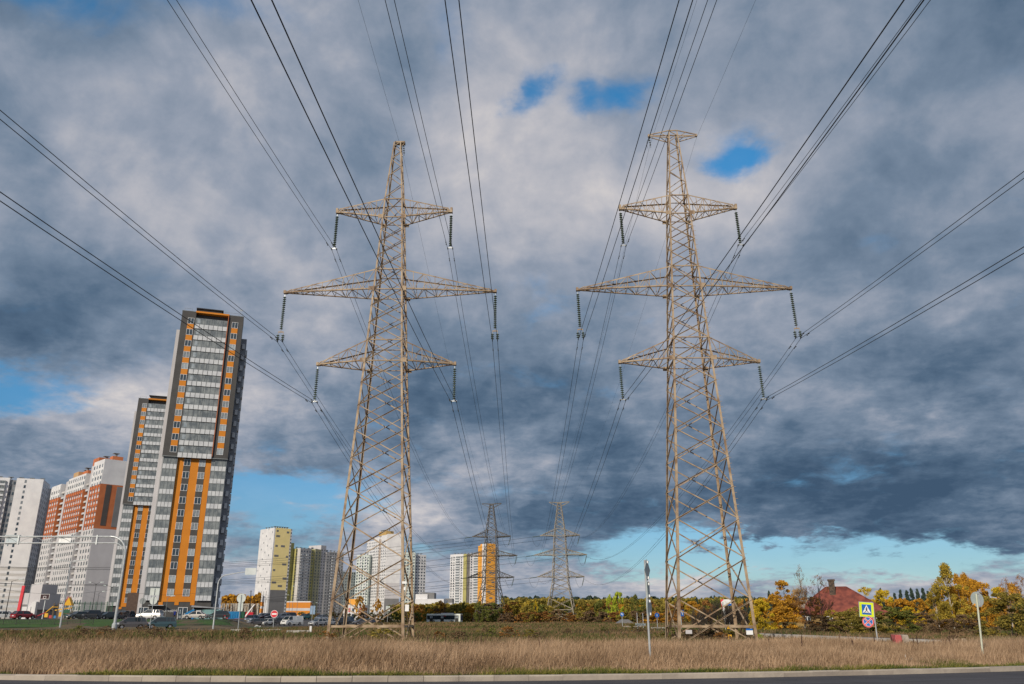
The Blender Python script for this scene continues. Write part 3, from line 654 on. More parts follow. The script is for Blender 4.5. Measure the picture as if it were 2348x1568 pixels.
# ------------------------------------------------------------------ apartment buildings
def win_mesh(w, h, glass, nm=1, fr=.07, dep=.12):                   # a frame with mullions; front at y=-dep
    mb = MB(); mb.box(-w/2, w/2, -dep, 0, 0, fr, 0); mb.box(-w/2, w/2, -dep, 0, h-fr, h, 0); mb.box(-w/2, -w/2+fr, -dep, 0, fr, h-fr, 0); mb.box(w/2-fr, w/2, -dep, 0, fr, h-fr, 0)
    for k in range(nm):
        x_ = -w/2+w*(k+1)/(nm+1); mb.box(x_-fr*.55, x_+fr*.55, -dep*.85, 0, fr, h-fr, 0)
    fm = mb.mesh('window', [FRAME]); g = MB(); g.box(-w/2+fr, w/2-fr, -dep*.45, 0, fr, h-fr, 0)
    return fm, g.mesh('pane', [glass])
def far_win(w, h, m=None):
    mb = MB(); mb.box(-w/2, w/2, -.06, .05, 0, h, 0); return mb.mesh('window', [m or GLASS])
WM = {}
def put_windows(root, items, w, h, far=True, limit=100, rnd=None, glasses=None):
    """items: (x, y, z, rot). The first `limit` become parts, the rest one stuff part."""
    rnd = rnd or random.Random(5)
    ms = [far_win(w, h, g) for g in (glasses or (GLASS, GLASS, GLASS_C))] if far else None
    rest = MB()
    for i_, (x, y, z, rz) in enumerate(items):
        if i_ < limit:
            link('window', rnd.choice(ms), root, (x, y, z), (0, 0, rz))
        else:
            c_, s_ = math.cos(rz), math.sin(rz); P = []
            for zz in (0, h):
                for (a, b_) in ((-w/2, -.06), (w/2, -.06), (w/2, .05), (-w/2, .05)): P.append((x+a*c_-b_*s_, y+a*s_+b_*c_, z+zz))
            rest.quadbox(P)
    if rest.v: tag(rest.build('windows', GLASS, root), kind='stuff')

def tower(loc, ang, label):
    """two-tone tower: dark upper box over an orange-striped lower half"""
    root = empty('apartment_tower', loc, ang, label, 'apartment building', 'dark grey and orange striped towers')
    W_ = 14.4; ZS = 4.1; ZM = 36.2; ZT = 72.2; rnd = random.Random(int(abs(loc[0])))
    fl1 = (ZM-ZS)/11; fl2 = (ZT-1.2-ZM)/12
    a, b_ = .235*W_, .755*W_; c1, c2 = .225*W_, .75*W_
    mb = MB(); mb.box(0, W_, .2, 7, -1.5, ZS-.001); mb.build('ground_floor', DARKGREY, root)
    mb = MB(); mb.box(.05, a, .25, 6.9, ZS, ZM-.01, 0); mb.box(b_, W_-.05, .25, 6.9, ZS, ZM-.01, 0); mb.build('wall', LIGHTGREY, root)
    mb = MB(); mb.box(a, b_, .1, 6.8, ZS-.25, ZM-.02)
    for q in (a, (a+b_)/2-.45, b_-.9): mb.box(q+.003, q+.89, .103, 1.0, ZS-.95, ZS-.252)
    mb.build('orange_wall', ORANGE, root)
    mb = MB(); mb.box(0, c1, -.9, 6.7, ZM, ZT, 0); mb.box(c2, W_, -.9, 6.7, ZM, ZT, 0); mb.box(c1, c2, .35, 6.6, ZM+.02, ZT-.3, 0); mb.build('upper_wall', DARKGREY, root)
    mb = MB(); mb.box(c1-.1, c2+.15, -1.15, 6.0, ZT-.2, ZT+.22, 0); mb.build('parapet', ORANGE, root)
    mb = MB(); mb.box(-.03, c1-.11, -.95, 6.71, ZT, ZT+.12); mb.box(c2+.16, W_+.03, -.95, 6.71, ZT, ZT+.12); mb.box(-.04, W_+.04, -.95, -.2, ZM-.16, ZM-.001); mb.build('ledge', MULL, root)
    mb = MB(); mb.box(c2-.02, c2+.11, -1.3, .3, ZM+.3, ZT-.3); mb.build('edge_strip', DORANGE, root)
    # wings behind
    mb = MB(); mb.box(-1.1, W_*.5, 3.2, 24, -1.5, 68.5); mb.build('wing_wall', PALEGREY, root)
    mb = MB(); mb.box(W_*.5, W_+1.3, 4.0, 25, -1.5, 68.0); mb.build('side_wing', mat('slate_cladding', (.25, .27, .30), (.20, .22, .25), .3, .7), root)
    wf, wp = {}, {}
    kinds = [GLASS, GLASS, GLASS_C, GLASS_B]
    key = 'tw'
    if key not in WM: WM[key] = [win_mesh(1.45, 1.55, g, 1) for g in kinds]
    def win(x, y, z, rz=0, sc_=1):
        f, p = rnd.choice(WM[key]); o = link('window', f, root, (x, y, z), (0, 0, rz)); o.scale = (sc_, 1, 1); link('pane', p, o)
    for k in range(11):
        z = ZS+fl1*k+.95
        for q in (.385, .615):
            x_ = q*W_; win(x_, .1, z)
            s_ = MB(); s_.box(x_-.74, x_+.74, .04, .2, z+1.56, z+fl1-.01); s_.build('spandrel', DARKGREY, root)
    for k in range(12):
        z = ZM+fl2*k+.85
        for q in (.155, .87):
            x_ = q*W_; win(x_, -.9, z)
            if k: s_ = MB(); s_.box(x_-.74, x_+.74, -.97, -.88, z-fl2+1.56, z-.01); s_.build('spandrel', ORANGE, root)
    for k in range(11):                                              # glazed loggias of the lower half
        z = ZS+fl1*k
        for (x0, x1) in ((.35, a-.02), (b_+.02, W_-.15)):
            o = MB(); o.box(x0, x1, -.35, .24, z+1.15, z+fl1-.12); lg = o.build('loggia', LOGG, root)
            o = MB(); n_ = 4
            for j in range(n_):
                u0 = x0+(x1-x0)*j/n_+.05; u1 = x0+(x1-x0)*(j+1)/n_-.05; o.box(u0, u1, -.42, -.33, z+.02, z+1.1)
            o.build('balcony_panel', BALC, lg)
            o = MB()
            for j in range(n_+1):
                u0 = x0+(x1-x0)*j/n_; o.box(u0-.03, u0+.03, -.40, -.3, z+.02, z+fl1-.13)
            o.box(x0, x1, -.385, -.29, z+1.1, z+1.16); o.box(x0-.03, x1+.03, -.39, .22, z+fl1-.12, z+fl1-.001)
            o.build('mullion', MULL, lg)
    for k in range(12):                                              # wide loggias of the upper half
        z = ZM+fl2*k-.35
        o = MB(); o.box(c1+.05, c2-.05, -1.1, .34, z+1.3, z+fl2-.05); lg = o.build('loggia', LOGG, root)
        o = MB(); n_ = 7
        for j in range(n_):
            u0 = c1+(c2-c1)*j/n_+.06; u1 = c1+(c2-c1)*(j+1)/n_-.06; o.box(u0, u1, -1.2, -1.08, z+.1, z+1.2)
        o.build('balcony_panel', BALC, lg)
        o = MB()
        for j in range(n_+1):
            u0 = c1+(c2-c1)*j/n_; o.box(u0-.025, u0+.025, -1.15, -1.05, z+.1, z+fl2-.06)
        o.box((c1+c2)/2-.07, (c1+c2)/2+.07, -1.17, -1.02, z+.1, z+fl2-.05); o.box(c1, c2, -1.14, -1.0, z+1.22, z+1.29)
        o.build('mullion', MULL, lg)
        if rnd.random() < .9:
            o = MB(); x_ = c1+.5; o.box(x_, x_+.75, -1.13, -1.09, z+1.5, z+fl2-.3)
            if 0: x_ = rnd.uniform(c1+2.2, c2-1.6); o.box(x_, x_+rnd.uniform(.5, 1.3), -1.13, -1.09, z+1.4, z+fl2-.3)
            o.build('curtain', GLASS_B, lg)
    # side balconies on the right wing
    sb = MB(); sb.box(0, 1.3, -.5, .5, 0, 1.25, 0); sbm = sb.mesh('side_balcony', [BALC])
    for k in range(23):
        z = 2.3+2.86*k
        o = link('side_balcony', sbm, root, (W_+.35, 3.8, z)); o.scale = (.5, .5, 1)
        o = link('side_balcony', sbm, root, (W_+1.3, 10, z)); o.scale = (.28, 3.0, 1)
        o = link('side_balcony', sbm, root, (W_+1.3, 17.5, z)); o.scale = (.22, 3.0, 1)
    # roof gear
    o = MB(); o.box(3.0, 9.4, 1.0, 3.0, ZT+1.6, ZT+1.85); o.box(3.4, 9.0, 1.3, 2.7, ZT+.7, ZT+1.6); o.build('roof_duct', BLACKP, root)
    o = MB()
    for (x0, x1) in ((.4, 2.2), (9.8, 14.0)):
        o.bar((x0, .2, ZT+1.1), (x1, .2, ZT+1.1), .05); o.bar((x0, .2, ZT), (x0, .2, ZT+1.1), .05); o.bar((x1, .2, ZT), (x1, .2, ZT+1.1), .05)
    o.build('roof_railing', MULL, root)
    o = MB(); o.bar((13.6, .6, ZT), (13.6, .6, ZT+2.4), .08); o.bar((13.2, .6, ZT+2.2), (14, .6, ZT+2.2), .12, .25); o.bar((13.6, .6, ZT+1.2), (12.8, .6, ZT+.6), .05); o.build('antenna', GALV, root)
    return root
AX, AY = -81.5, 187.2
tA = tower((AX, AY, 1.3), R(18.6), 'tall dark grey and orange tower, the nearest and tallest building on the left')
tB = tower((-129.0, 271.2, 1.3), R(18.6), 'dark grey and orange tower standing behind and left of the tallest tower')
# shop front at the foot of the tallest tower
def local(root, x, y, z): return root
o = MB(); o.box(1.4, 4.6, -1.4, .18, 3.0, 3.15); o.build('canopy', GALV, tA)
o = MB(); o.prism([(10.4, 2.7), (17.4, 2.35), (17.4, 2.5), (10.4, 3.1)], -2.6, .1); o.build('canopy', mat('canopy_grey', (.30, .31, .33), (.22, .23, .25), 1), tA)
o = MB(); o.bar((10.8, -2.4, -.6), (10.8, -2.4, 2.7), .12); o.bar((17.2, -2.4, -.6), (17.2, -2.4, 2.5), .12); o.build('canopy_post', GALV, tA)
for (x_, y_) in ((8.6, .2), (-.1+.6, .2)):
    f, p = win_mesh(2.0, 2.6, GLASS, 1, .1); w_ = link('shop_window', f, tA, (x_, y_, .1)); link('pane', p, w_)
    o = MB(); o.box(-.85, -.2, -.09, -.06, .3, .8); o.box(.3, .7, -.09, -.06, .7, 1.3); o.box(-.6, -.4, -.09, -.06, 1.2, 2.1); o.build('poster', GLASS_B, w_)
o = MB(); o.box(2.5, 3.5, .1, .22, -.9, 1.7); o.build('door', BLACKP, tA)
o = MB(); o.box(3.9, 10.3, .05, .21, -.45, -.3); o.build('plinth_band', GALV, tA)
o = MB(); o.box(10.9, 12.4, .1, .22, -.9, 2.1); o.build('door', BLACKP, tA)
o = MB(); o.box(11.2, 17.1, -2.3, -2.2, -.4, 2.2, 0); shopg = o.build('glazed_porch', mat('porch_poster_glass', (.22, .38, .38), (.03, .05, .06), .7, .25, lo=.42, hi=.55, detail=6), tA)
o = MB(); o.box(11.5, 12.5, -2.34, -2.31, 1.1, 2.0); o.build('notice', SIGNWHITE, shopg)
o = MB(); o.quadbox([(10.2, -2.5, -.5), (11.1, -2.5, -.5), (11.1, -2.2, -.5), (10.2, -2.2, -.5), (10.4, -2.5, 2.1), (11.1, -2.5, 2.3), (11.1, -2.2, 2.3), (10.4, -2.2, 2.1)])
o.quadbox([(9.1, -2.5, .9), (10.4, -2.5, .6), (10.4, -2.2, .6), (9.1, -2.2, .9), (9.4, -2.5, 1.5), (10.5, -2.5, 2.1), (10.5, -2.2, 2.1), (9.4, -2.2, 1.5)]); o.build('blue_arrow_board', PLAYBLUE, tA)
def text(s_, size, m, parent, loc, rot=(R(90), 0, 0), name='lettering', ext=.02):
    cu = bpy.data.curves.new('t', 'FONT'); cu.body = s_; cu.size = size; cu.extrude = ext; cu.align_x = 'CENTER'; to = bpy.data.objects.new('t', cu); COL.objects.link(to)
    dg = bpy.context.evaluated_depsgraph_get(); me = bpy.data.meshes.new_from_object(to.evaluated_get(dg)); bpy.data.objects.remove(to); me.materials.clear(); me.materials.append(m)
    return link(name, me, parent, loc, rot)
text('САОРАВЕЕЯ', .62, SIGNWHITE, tA, (5.6, .12, 1.7))

def slab_sections(root, secs, H, y0, nfl, z0, band, dirx=1, colr=None, ww=1.3, wh=1.45, depth=14, wall=None, items=None):
    """facade along +x at y=y0 facing -y. secs: (x0, x1, kind) kind in 'w' windows / 's' blank strip / 'l' loggia recess"""
    pass
def frame_pt(o, ang, u, v): return (o[0]+u*math.cos(ang)-v*math.sin(ang), o[1]+u*math.sin(ang)+v*math.cos(ang))

# --- red-orange and white slab block (long side faces left, windowless end faces the towers)
root = empty('apartment_block', (-197.0, 389.0, 1.3), R(44), 'long white block with red orange bands and a plain grey end wall', 'apartment building')
Hc = 73.5; zo0, zo1 = 40.5, 61.5; EW = 17.0
# local frame: +x = along the end wall (away to the right), long facade runs along +y (x=0 plane, facing -x)
segs = [(0, 15, Hc), (15, 25, Hc), (25, 52, 69.5), (52, 64, 69.5), (64, 80, 68.5)]
mb = MB(); mb.box(.1, EW, 0, 14.9, -1.4, zo0-.02); mb.box(.1, EW, 25, 52, 3, zo0-.02); mb.box(.1, EW, 64, 80, 3, zo0-.02); mb.build('lower_wall', PALEGREY, root)
mb = MB(); mb.box(.1, EW, .02, 14.9, zo1, Hc); mb.box(.1, EW, 25, 52, zo1, 69.5); mb.box(.1, EW, 64, 80, zo1, 68.5); mb.build('upper_wall', PANEWHITE, root)
mb = MB(); mb.box(.1, EW, .04, 14.9, zo0, zo1-.02); mb.box(.1, EW, 25, 52, zo0, zo1-.02); mb.box(.1, EW, 64, 80, zo0, zo1-.02); mb.build('orange_wall', DORANGE, root)
mb = MB(); mb.box(1.0, EW, 15, 21, -1, Hc-1); mb.box(1.0, EW, 52, 59, -1, 69); mb.build('stair_wall', PALEGREY, root)
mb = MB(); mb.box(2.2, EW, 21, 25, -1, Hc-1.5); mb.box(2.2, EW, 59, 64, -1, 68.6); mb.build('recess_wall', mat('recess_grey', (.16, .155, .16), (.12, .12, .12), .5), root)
mb = MB(); mb.box(-.05, EW+.05, -.06, 80, -1.5, 3.4); mb.build('ground_floor', MIDGREY, root)
mb = MB(); mb.box(2.6, 5.0, -.09, .03, zo0+1.5, zo1-.3); mb.build('dark_stripe', mat('brown_stripe', (.085, .075, .07), (.07, .062, .058), .3), root)
mb = MB(); mb.box(7.6, EW, -.09, .03, zo0+1.2, zo1-.8); mb.build('grey_panel', MIDGREY, root)
for k in range(24):
    z = 3.2+k*2.86
    for (y0, y1) in ((21.1, 24.9), (59.1, 63.9)):
        if z < 66: s_ = MB(); s_.box(.9, 2.3, y0, y1, z, z+.9); s_.build('balcony', BALC if k % 3 else SLABGREY, root)
items = []
for k in range(23, -1, -1):
    z = 3.9+k*2.86
    for (y0, y1, top, n_) in ((0, 15, Hc, 4), (25, 52, 69.5, 8), (64, 80, 68.5, 4)):
        if z+2 > top: continue
        for j in range(n_): items.append((.1, y0+(j+.5)*(y1-y0)/n_+(.25 if k % 2 else -.25), z, R(-90)))
put_windows(root, items, 1.5, 1.6)
for (nm_, m_, z0, z1) in (('pilaster', WHITE, 3.4, zo0), ('pilaster', DORANGE, zo0, zo1), ('pilaster', WHITE, zo1, 68)):
    for (y0, y1, n_) in ((0, 15, 4), (25, 52, 8), (64, 80, 4)):
        for j in range(n_+1):
            yy = y0+j*(y1-y0)/n_; s_ = MB(); s_.box(-.16, .12, max(y0, yy-.28)+.05, min(y1, yy+.28)-.05, z0+.01, z1-.01); s_.build(nm_, m_, root)
mb = MB()
for k in range(7):
    z = zo0+1.4+k*2.86
    for (y0, y1, n_) in ((0, 15, 4), (25, 52, 8), (64, 80, 4)):
        for j in range(n_):
            yy = y0+(j+.5)*(y1-y0)/n_; mb.box(.02, .15, yy-1.5, yy+.9, z-1.25, z-.1)
tag(mb.build('spandrels', PALEGREY, root), kind='stuff')
mb = MB(); mb.box(3, 10, 18.5, 27, Hc-2, Hc+3.6); mb.build('penthouse', DORANGE, root); mb = MB(); mb.box(6, 11, 8, 12, Hc, Hc+3.2); mb.box(5, 8, 40, 48, 68, 73.5); mb.build('roof_house', DORANGE, root)
mb = MB(); mb.box(3, 9, 48, 56, 68, 73.5); mb.build('roof_house', mat('tan_wall', (.50, .33, .17), (.45, .29, .15), .3), root)
def vent(root, x, y, z, s_=1.0):
    o = MB(); o.lathe([(.5*s_, 0), (.5*s_, 1.0*s_)], 8, (x, y, z)); o.box(x-1.0*s_, x+1.0*s_, y-1.0*s_, y+1.0*s_, z+1.1*s_, z+1.25*s_); o.build('roof_vent', MULL, root)
for (x, y, z) in ((8, 10, Hc+3.2), (13, 3, Hc), (15, 8, Hc), (8, 24, Hc+3.6), (6, 44, 73.5), (7, 33, 69.5), (8, 52, 73.5)): vent(root, x, y, z, 1.4)

# --- white tower block at the left edge
root = empty('apartment_block', (-259.4, 449, 1.3), R(20), 'white block at the far left edge with striped balconies', 'apartment building')
Hd = 73.2
mb = MB(); mb.box(-13, 0, 0, 22, 26, Hd); mb.build('wall', PANEWHITE, root); mb = MB(); mb.box(-13, 0, 0, 22, -1.4, 25.98); mb.build('lower_wall', SLABGREY, root)
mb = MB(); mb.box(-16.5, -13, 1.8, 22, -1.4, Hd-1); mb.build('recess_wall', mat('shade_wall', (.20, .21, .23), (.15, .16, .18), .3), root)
mb = MB(); mb.box(-46, -16.5, .6, 22, -1.4, Hd); mb.build('wall', PANEWHITE, root)
mb = MB(); mb.box(-.3, 0.0, 22, 36, -1.4, Hd-5); mb.box(-12, 5, 22, 40, -1.4, Hd-2); mb.build('rear_wing', SLABGREY, root)
items = [(-8.6, 0, 5+2.86*k, 0) for k in range(23, -1, -1)]
for k in range(23, -1, -1): items += [(-15.5, 1.8, 4+2.86*k, 0), (-14.0, 1.8, 4+2.86*k, 0), (-34, .6, 4+2.86*k, 0), (-41, .6, 4+2.86*k, 0), (0.0, 4, 4+2.86*k, R(90)), (0.0, 9, 4+2.86*k, R(90)), (0.0, 14, 4+2.86*k, R(90)), (0, 19, 4+2.86*k, R(90))]
put_windows(root, items, 1.0, 1.6)
for k in range(24):
    z = 3+2.86*k
    o = MB(); o.box(-29.0, -18.0, -.9, .62, z, z+1.1, 0)
    for j in range(9): o.box(-29+j*1.37-.05, -29+j*1.37+.05, -.9, -.8, z+1.1, z+2.86, 1)
    o.build('balcony', [BALC, MULL], root)
    o = MB(); o.box(-29, -18, -.3, .59, z+1.1, z+2.7); o.build('loggia', LOGG, root)
    if k < 8: o = MB(); o.box(-12.9, -.1, -.06, .02, z-.2, z+1.25); o.build('stripe', PANEWHITE if k > 2 else BALC, root)
    if k > 18: o = MB(); o.box(-46, -35, .45, .62, z, z+1.3); o.build('cyan_band', mat('cyan_glass', (.10, .42, .52), (.08, .34, .44), .3, .3), root)
for j in range(9): vent(root, -2-j*5.2, 8, Hd, 1.2)

# --- pale yellow tower with the long grey slab behind it
root = empty('apartment_tower', (-211, 734.5, 0), R(44), 'white tower with a pale yellow end wall carrying short dark dashes', 'apartment building')
H_ = 78
mb = MB(); mb.box(1.2, 16, 0, 22, 25, H_); mb.build('yellow_wall', YELLOW, root); mb = MB(); mb.box(1.2, 16, .02, 21.9, 0, 24.98); mb.build('grey_wall', MIDGREY, root)
mb = MB(); mb.box(0, 1.2, .04, 26, 0, H_-.1); mb.box(16, 17.6, .05, 22, 0, H_-.4); mb.build('white_wall', PANEWHITE, root)
for (x0, x1, z) in ((2.1, 4.0, 74.5), (12.2, 14.5, 73.8), (2.1, 5.8, 70), (2.2, 4.4, 61.5), (7.6, 11.4, 61.5), (2.0, 6.0, 53), (13.4, 15.3, 52.6), (2.0, 4.1, 40.8), (12, 15.8, 34), (8, 12, 27.5+0), (2, 6, 30.4-.0), (10.4, 14.4, 46.0)):
    o = MB(); o.box(x0, x1, -.1, .02, z, z+1.7); o.build('dark_dash', MIDGREY, root)
items = []
for k in range(26, -1, -1):
    z = 2.5+k*2.84; items += [(16.8, .05, z, 0), (17.6, 4, z, R(90))]; items += [(0, 3+j*3.6, z, R(-90)) for j in range(6) if (j*2+k) % 5 == 0]
put_windows(root, items, .9, 1.5)
for (yy) in (4, 8.4, 13, 18): o = MB(); o.box(-.06, .02, yy, yy+.8, 1, 24); o.build('dark_strip', MIDGREY, root)
for j in range(6): vent(root, 3+j*2.4, 5, H_, 1.3)
for j in range(4): vent(root, 1, 2+j*5, H_, 1.0)
root = empty('apartment_block', (-192, 748, 0), R(60), 'long shaded grey slab with olive and white bands behind the yellow tower', 'apartment building')
secs = [(-7, 1, OLIVE, 66), (1, 3, OLIVE, 61), (3, 17, SLABGREY, 61.5), (17, 22, OLIVE, 61), (22, 30, mat('yellow_grey', (.38, .37, .24), (.33, .32, .2), .2), 62), (30, 37, PALEGREY, 66), (37, 42, SLABGREY, 60), (42, 62, SLABGREY, 61), (62, 80, SEA, 44)]
items = []
for i_, (x0, x1, m_, h_) in enumerate(secs):
    dy = 6.3 if i_ == 0 else 3.5 if i_ == 1 else (i_ % 2)*.6; mb = MB(); mb.box(x0, x1, dy, 16, 0, h_); mb.build('wall', m_, root)
    n_ = max(1, int((x1-x0)/2.9))
    for k in range(22, 0, -1):
        z = 1.5+k*2.7
        if z+2 > h_: continue
        for j in range(n_):
            if i_ == 0 and j: continue
            items.append((x0+(j+.5)*(x1-x0)/n_, dy, z, 0))
items.sort(key=lambda t: t[0]); put_windows(root, items, 1.25, 1.5, glasses=(GLASS, GLASS, GLASS_C))
for (x0, x1, m_) in ((4, 7, BALC), (11, 14, BALC), (45, 49, BALC), (55, 58, BALC)):
    for k in range(20):
        o = MB(); z = 4+k*2.7; o.box(x0, x1, -.5, .5, z, z+1.2); o.build('balcony', m_, root)
for j in range(12): vent(root, 3+j*5, 5, 61, 1.3)

# --- white centre tower with two lower wings
root = empty('apartment_tower', (-118.8, 792, 0), R(17), 'tall white tower with a plain end wall, framed by the legs of the left pylon', 'apartment building')
mb = MB(); mb.box(0, 13.4, 0, 20, 33, H_); mb.box(0, 13.4, 0, 20, H_, H_+.01); mb.build('wall', PANEWHITE, root)
mb = MB(); mb.box(0, 13.4, .02, 19.9, 19, 32.98); mb.build('grey_wall', PALEGREY, root); mb = MB(); mb.box(0, 13.4, .04, 19.8, 0, 18.98); mb.build('dark_wall', MIDGREY, root)
root2 = empty('apartment_block', (-119.4, 793, 0), R(-54.5), 'white stepped facade joined to the left of the plain centre tower', 'apartment building')
items = []
for (x0, x1, dy, h_, m_) in ((-12, -.3, 0, H_-.6, PANEWHITE), (-16, -12, 1.4, H_-2, PANEWHITE), (-27, -16, 0, H_-1.5, PANEWHITE), (-44, -27, .5, H_-4, PANEWHITE)):
    mb = MB(); mb.box(x0, x1, dy, 14, 0, h_); mb.build('wall', m_, root2); n_ = max(1, int((x1-x0)/3.2))
    for k in range(25, 0, -1):
        z = k*2.84
        if z+3 > h_: continue
        for j in range(n_): items.append((x0+(j+.5)*(x1-x0)/n_, dy, z, 0))
put_windows(root2, items, 1.15, 1.4)
mb = MB(); mb.box(-16, -12, -.3, 1.5, 8, H_-4); mb.build('loggia_column', mat('rust_loggia', (.50, .42, .36), (.24, .19, .16), .5, lo=.4, hi=.6), root2)
mb = MB(); mb.box(-26, -10, 4, 12, H_, H_+4); mb.build('roof_house', mat('tan_roof_house', (.50, .33, .12), (.44, .29, .1), .3), root2)
for j in range(5): vent(root2, -24+j*4, 6, H_+4, 1.2)
for (loc_, ang_, w_, h_, m_, lab) in (((-151.5, 816, 0), R(-12), 13, 60, SEA, 'pale green block with glazed balconies left of the white centre tower'),
                                   ((-103.5, 800, 0), R(14), 11, 61.5, SEA, 'narrow pale green block right of the white centre tower'),
                                   ((-93.0, 806, 0), R(38), 12, 60, PANEWHITE, 'shaded white block at the right end of the centre group')):
    root = empty('apartment_block', loc_, ang_, lab, 'apartment building')
    mb = MB(); mb.box(0, w_, 0, 14, 0, h_); mb.build('wall', m_, root); items = []; n_ = int(w_/2.6)
    for k in range(20, 0, -1):
        for j in range(n_): items.append((((j+.5)*w_/n_), 0, k*2.84, 0))
        if h_ == 60 and w_ == 13:
            for x0 in (3.5, 8.4):
                o = MB(); o.box(x0, x0+2.8, -.6, .3, k*2.84-1, k*2.84+.3); o.build('balcony', BALC, root)
    put_windows(root, items, 1.4, 1.5)
    for j in range(3): vent(root, 2+j*3.5, 5, h_, 1.2)

# --- white block with an olive stripe and the orange tower
root = empty('apartment_block', (-71.0, 962, 0), R(-30), 'white balcony block with a vertical olive stripe beside the orange tower', 'apartment building')
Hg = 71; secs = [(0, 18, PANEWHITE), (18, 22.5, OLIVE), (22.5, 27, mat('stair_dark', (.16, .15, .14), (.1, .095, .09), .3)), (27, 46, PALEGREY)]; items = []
for i_, (x0, x1, m_) in enumerate(secs):
    dy = .8 if i_ == 2 else 0; mb = MB(); mb.box(x0, x1, dy, 16, 0, Hg); mb.build('wall', m_, root)
for k in range(23, 0, -1):
    z = 1+k*2.85; items += [(x_, 0, z, 0) for x_ in (2, 5.2, 15.5, 29, 44)]
    for (x0, x1) in ((7.5, 13.5), (32, 40)):
        o = MB(); o.box(x0, x1, -.9, .3, z-.8, z+.5, 0); o.box(x0+.3, x1-.3, -.2, .02, z+.5, z+2.0, 1); o.build('balcony', [BALC, GLASS_C], root)
put_windows(root, items, 1.4, 1.9)
for j in range(9): vent(root, 3+j*4.6, 5, Hg, 1.2)
root = empty('apartment_tower', (-27.6, 872, 0), R(33), 'bright orange tower end wall with dark dashes behind the distant pylon', 'apartment building')
mb = MB(); mb.box(.8, 12, 0, 12, 12, 76); mb.build('orange_wall', AMBER, root); mb = MB(); mb.box(.8, 12, .03, 11.9, 0, 11.98); mb.build('white_wall', PANEWHITE, root)
mb = MB(); mb.box(-.1, .8, .04, 7, 0, 75.9); mb.build('side_wall', PANEWHITE, root)
mb = MB(); mb.box(12, 16, 2.0, 14, 0, 73); mb.build('rear_wing', SLABGREY, root)
mb = MB(); mb.box(-2, -.1, 7, 12, 6, 74); mb.build('orange_wall', AMBER, root)
for (x0, z) in ((4.5, 46), (8, 45.5), (2.5, 27), (5, 20.5), (5, 14.5), (7.5, 66), (2.5, 56), (7.5, 36)):
    o = MB(); o.box(x0, x0+3.6, -.1, .02, z, z+1.6); o.build('dark_dash', MIDGREY, root)
items = [(14+dx*.7, 2.0, 3+2.84*k, 0) for k in range(23, -1, -1) for dx in (-1.4, 1.4)]; put_windows(root, items, 1.2, 1.5)
for j in range(4): vent(root, 2+j*3.6, 5, 76, 1.2)

# --- low commercial buildings
def lowbox(name, lab, x0, x1, ytop, Y, depth, bands, cat='building', wins=0, ang=0):
    """x0,x1 bearings; bands: list (frac0, frac1, material) from bottom to top"""
    X0, X1 = hx(x0, Y), hx(x1, Y); Ht = (1417-ytop)/1960*Y+1.7
    root = empty(name, (X0, Y, 0), ang, lab, cat); w_ = X1-X0
    for i_, (a_, b_, m_) in enumerate(bands):
        mb = MB(); mb.box(0, w_, i_ % 2*.05, depth, a_*Ht+(0 if i_ == 0 else .003), b_*Ht); mb.build('wall', m_, root)
    for j in range(wins):
        o = MB(); o.box(w_*(j+.3)/wins, w_*(j+.7)/wins, -.08, .06, Ht*.25, Ht*.42); o.build('window', GLASS, root)
    return root, w_, Ht
lowbox('parking_garage', 'low white parking building with two orange stripes right of the yellow tower', 654, 709, 1380, 690, 6, [(0, .26, PALEGREY), (.26, .5, ORANGE), (.5, .64, PALEGREY), (.64, .94, ORANGE), (.94, 1, PANEWHITE)])
lowbox('parking_garage', 'narrow end of a white building with orange stripes left of the yellow tower', 581, 597, 1368, 700, 6, [(0, .3, PANEWHITE), (.3, .48, ORANGE), (.48, .58, PANEWHITE), (.58, .75, ORANGE), (.75, 1, PANEWHITE)])
r0, w_, Ht = lowbox('shop_building', 'low white shop building with an orange box and small coloured squares', 786, 832, 1388, 610, 20, [(0, 1, PANEWHITE)], wins=3)
mb = MB(); mb.box(2, 9, 1, 8, Ht+.01, Ht+4); mb.build('orange_box', AMBER, r0)
for j, m_ in enumerate((PLAYYEL, RED, GLASS, PLAYYEL, RED)): o = MB(); o.box(1+j*2.6, 2.4+j*2.6, -.12, .02, Ht*.55, Ht*.78); o.build('colour_panel', m_, r0)
r0, w_, Ht = lowbox('shopping_centre', 'wide white shopping centre with an orange band behind the bushes', 950, 1016, 1375, 640, 40, [(0, .45, PANEWHITE), (.45, .72, AMBER), (.72, 1, PANEWHITE)], wins=5)
mb = MB(); mb.box(0, 9, 2, 30, Ht+.01, Ht+3.5); mb.build('roof_house', PANEWHITE, r0); mb = MB(); mb.box(5, 14, 3, 20, Ht, Ht+4.6); mb.build('roof_plant', MIDGREY, r0)
lowbox('commercial_building', 'flat roofed grey building between the shopping centre and the balcony block', 1018, 1036, 1374, 700, 20, [(0, .8, PALEGREY), (.8, 1, MIDGREY)], wins=4)
r0, w_, Ht = lowbox('school_building', 'low grey and white school building with a tall red fin', 44, 82, 1362, 300, 14, [(0, .62, MIDGREY), (.62, 1, PALEGREY)], wins=6)
mb = MB(); mb.quadbox([(-1.2, -.4, 2), (-.2, -.4, 2), (-.2, 0, 2), (-1.2, 0, 2), (-.9, -.4, 12.6), (.1, -.4, 12.6), (.1, 0, 12.6), (-.9, 0, 12.6)]); mb.build('red_fin', RED, r0)
mb = MB(); mb.box(2.4, w_+.5, -.3, 10, Ht*.45, Ht+3.0); mb.build('white_wall', PALEGREY, r0); mb = MB(); mb.box(1.5, 4.5, -2, -.35, 0, 5.5); mb.box(4.52, 6.0, -1.8, -.35, 0, 7.2); mb.build('entrance', PANEWHITE, r0)

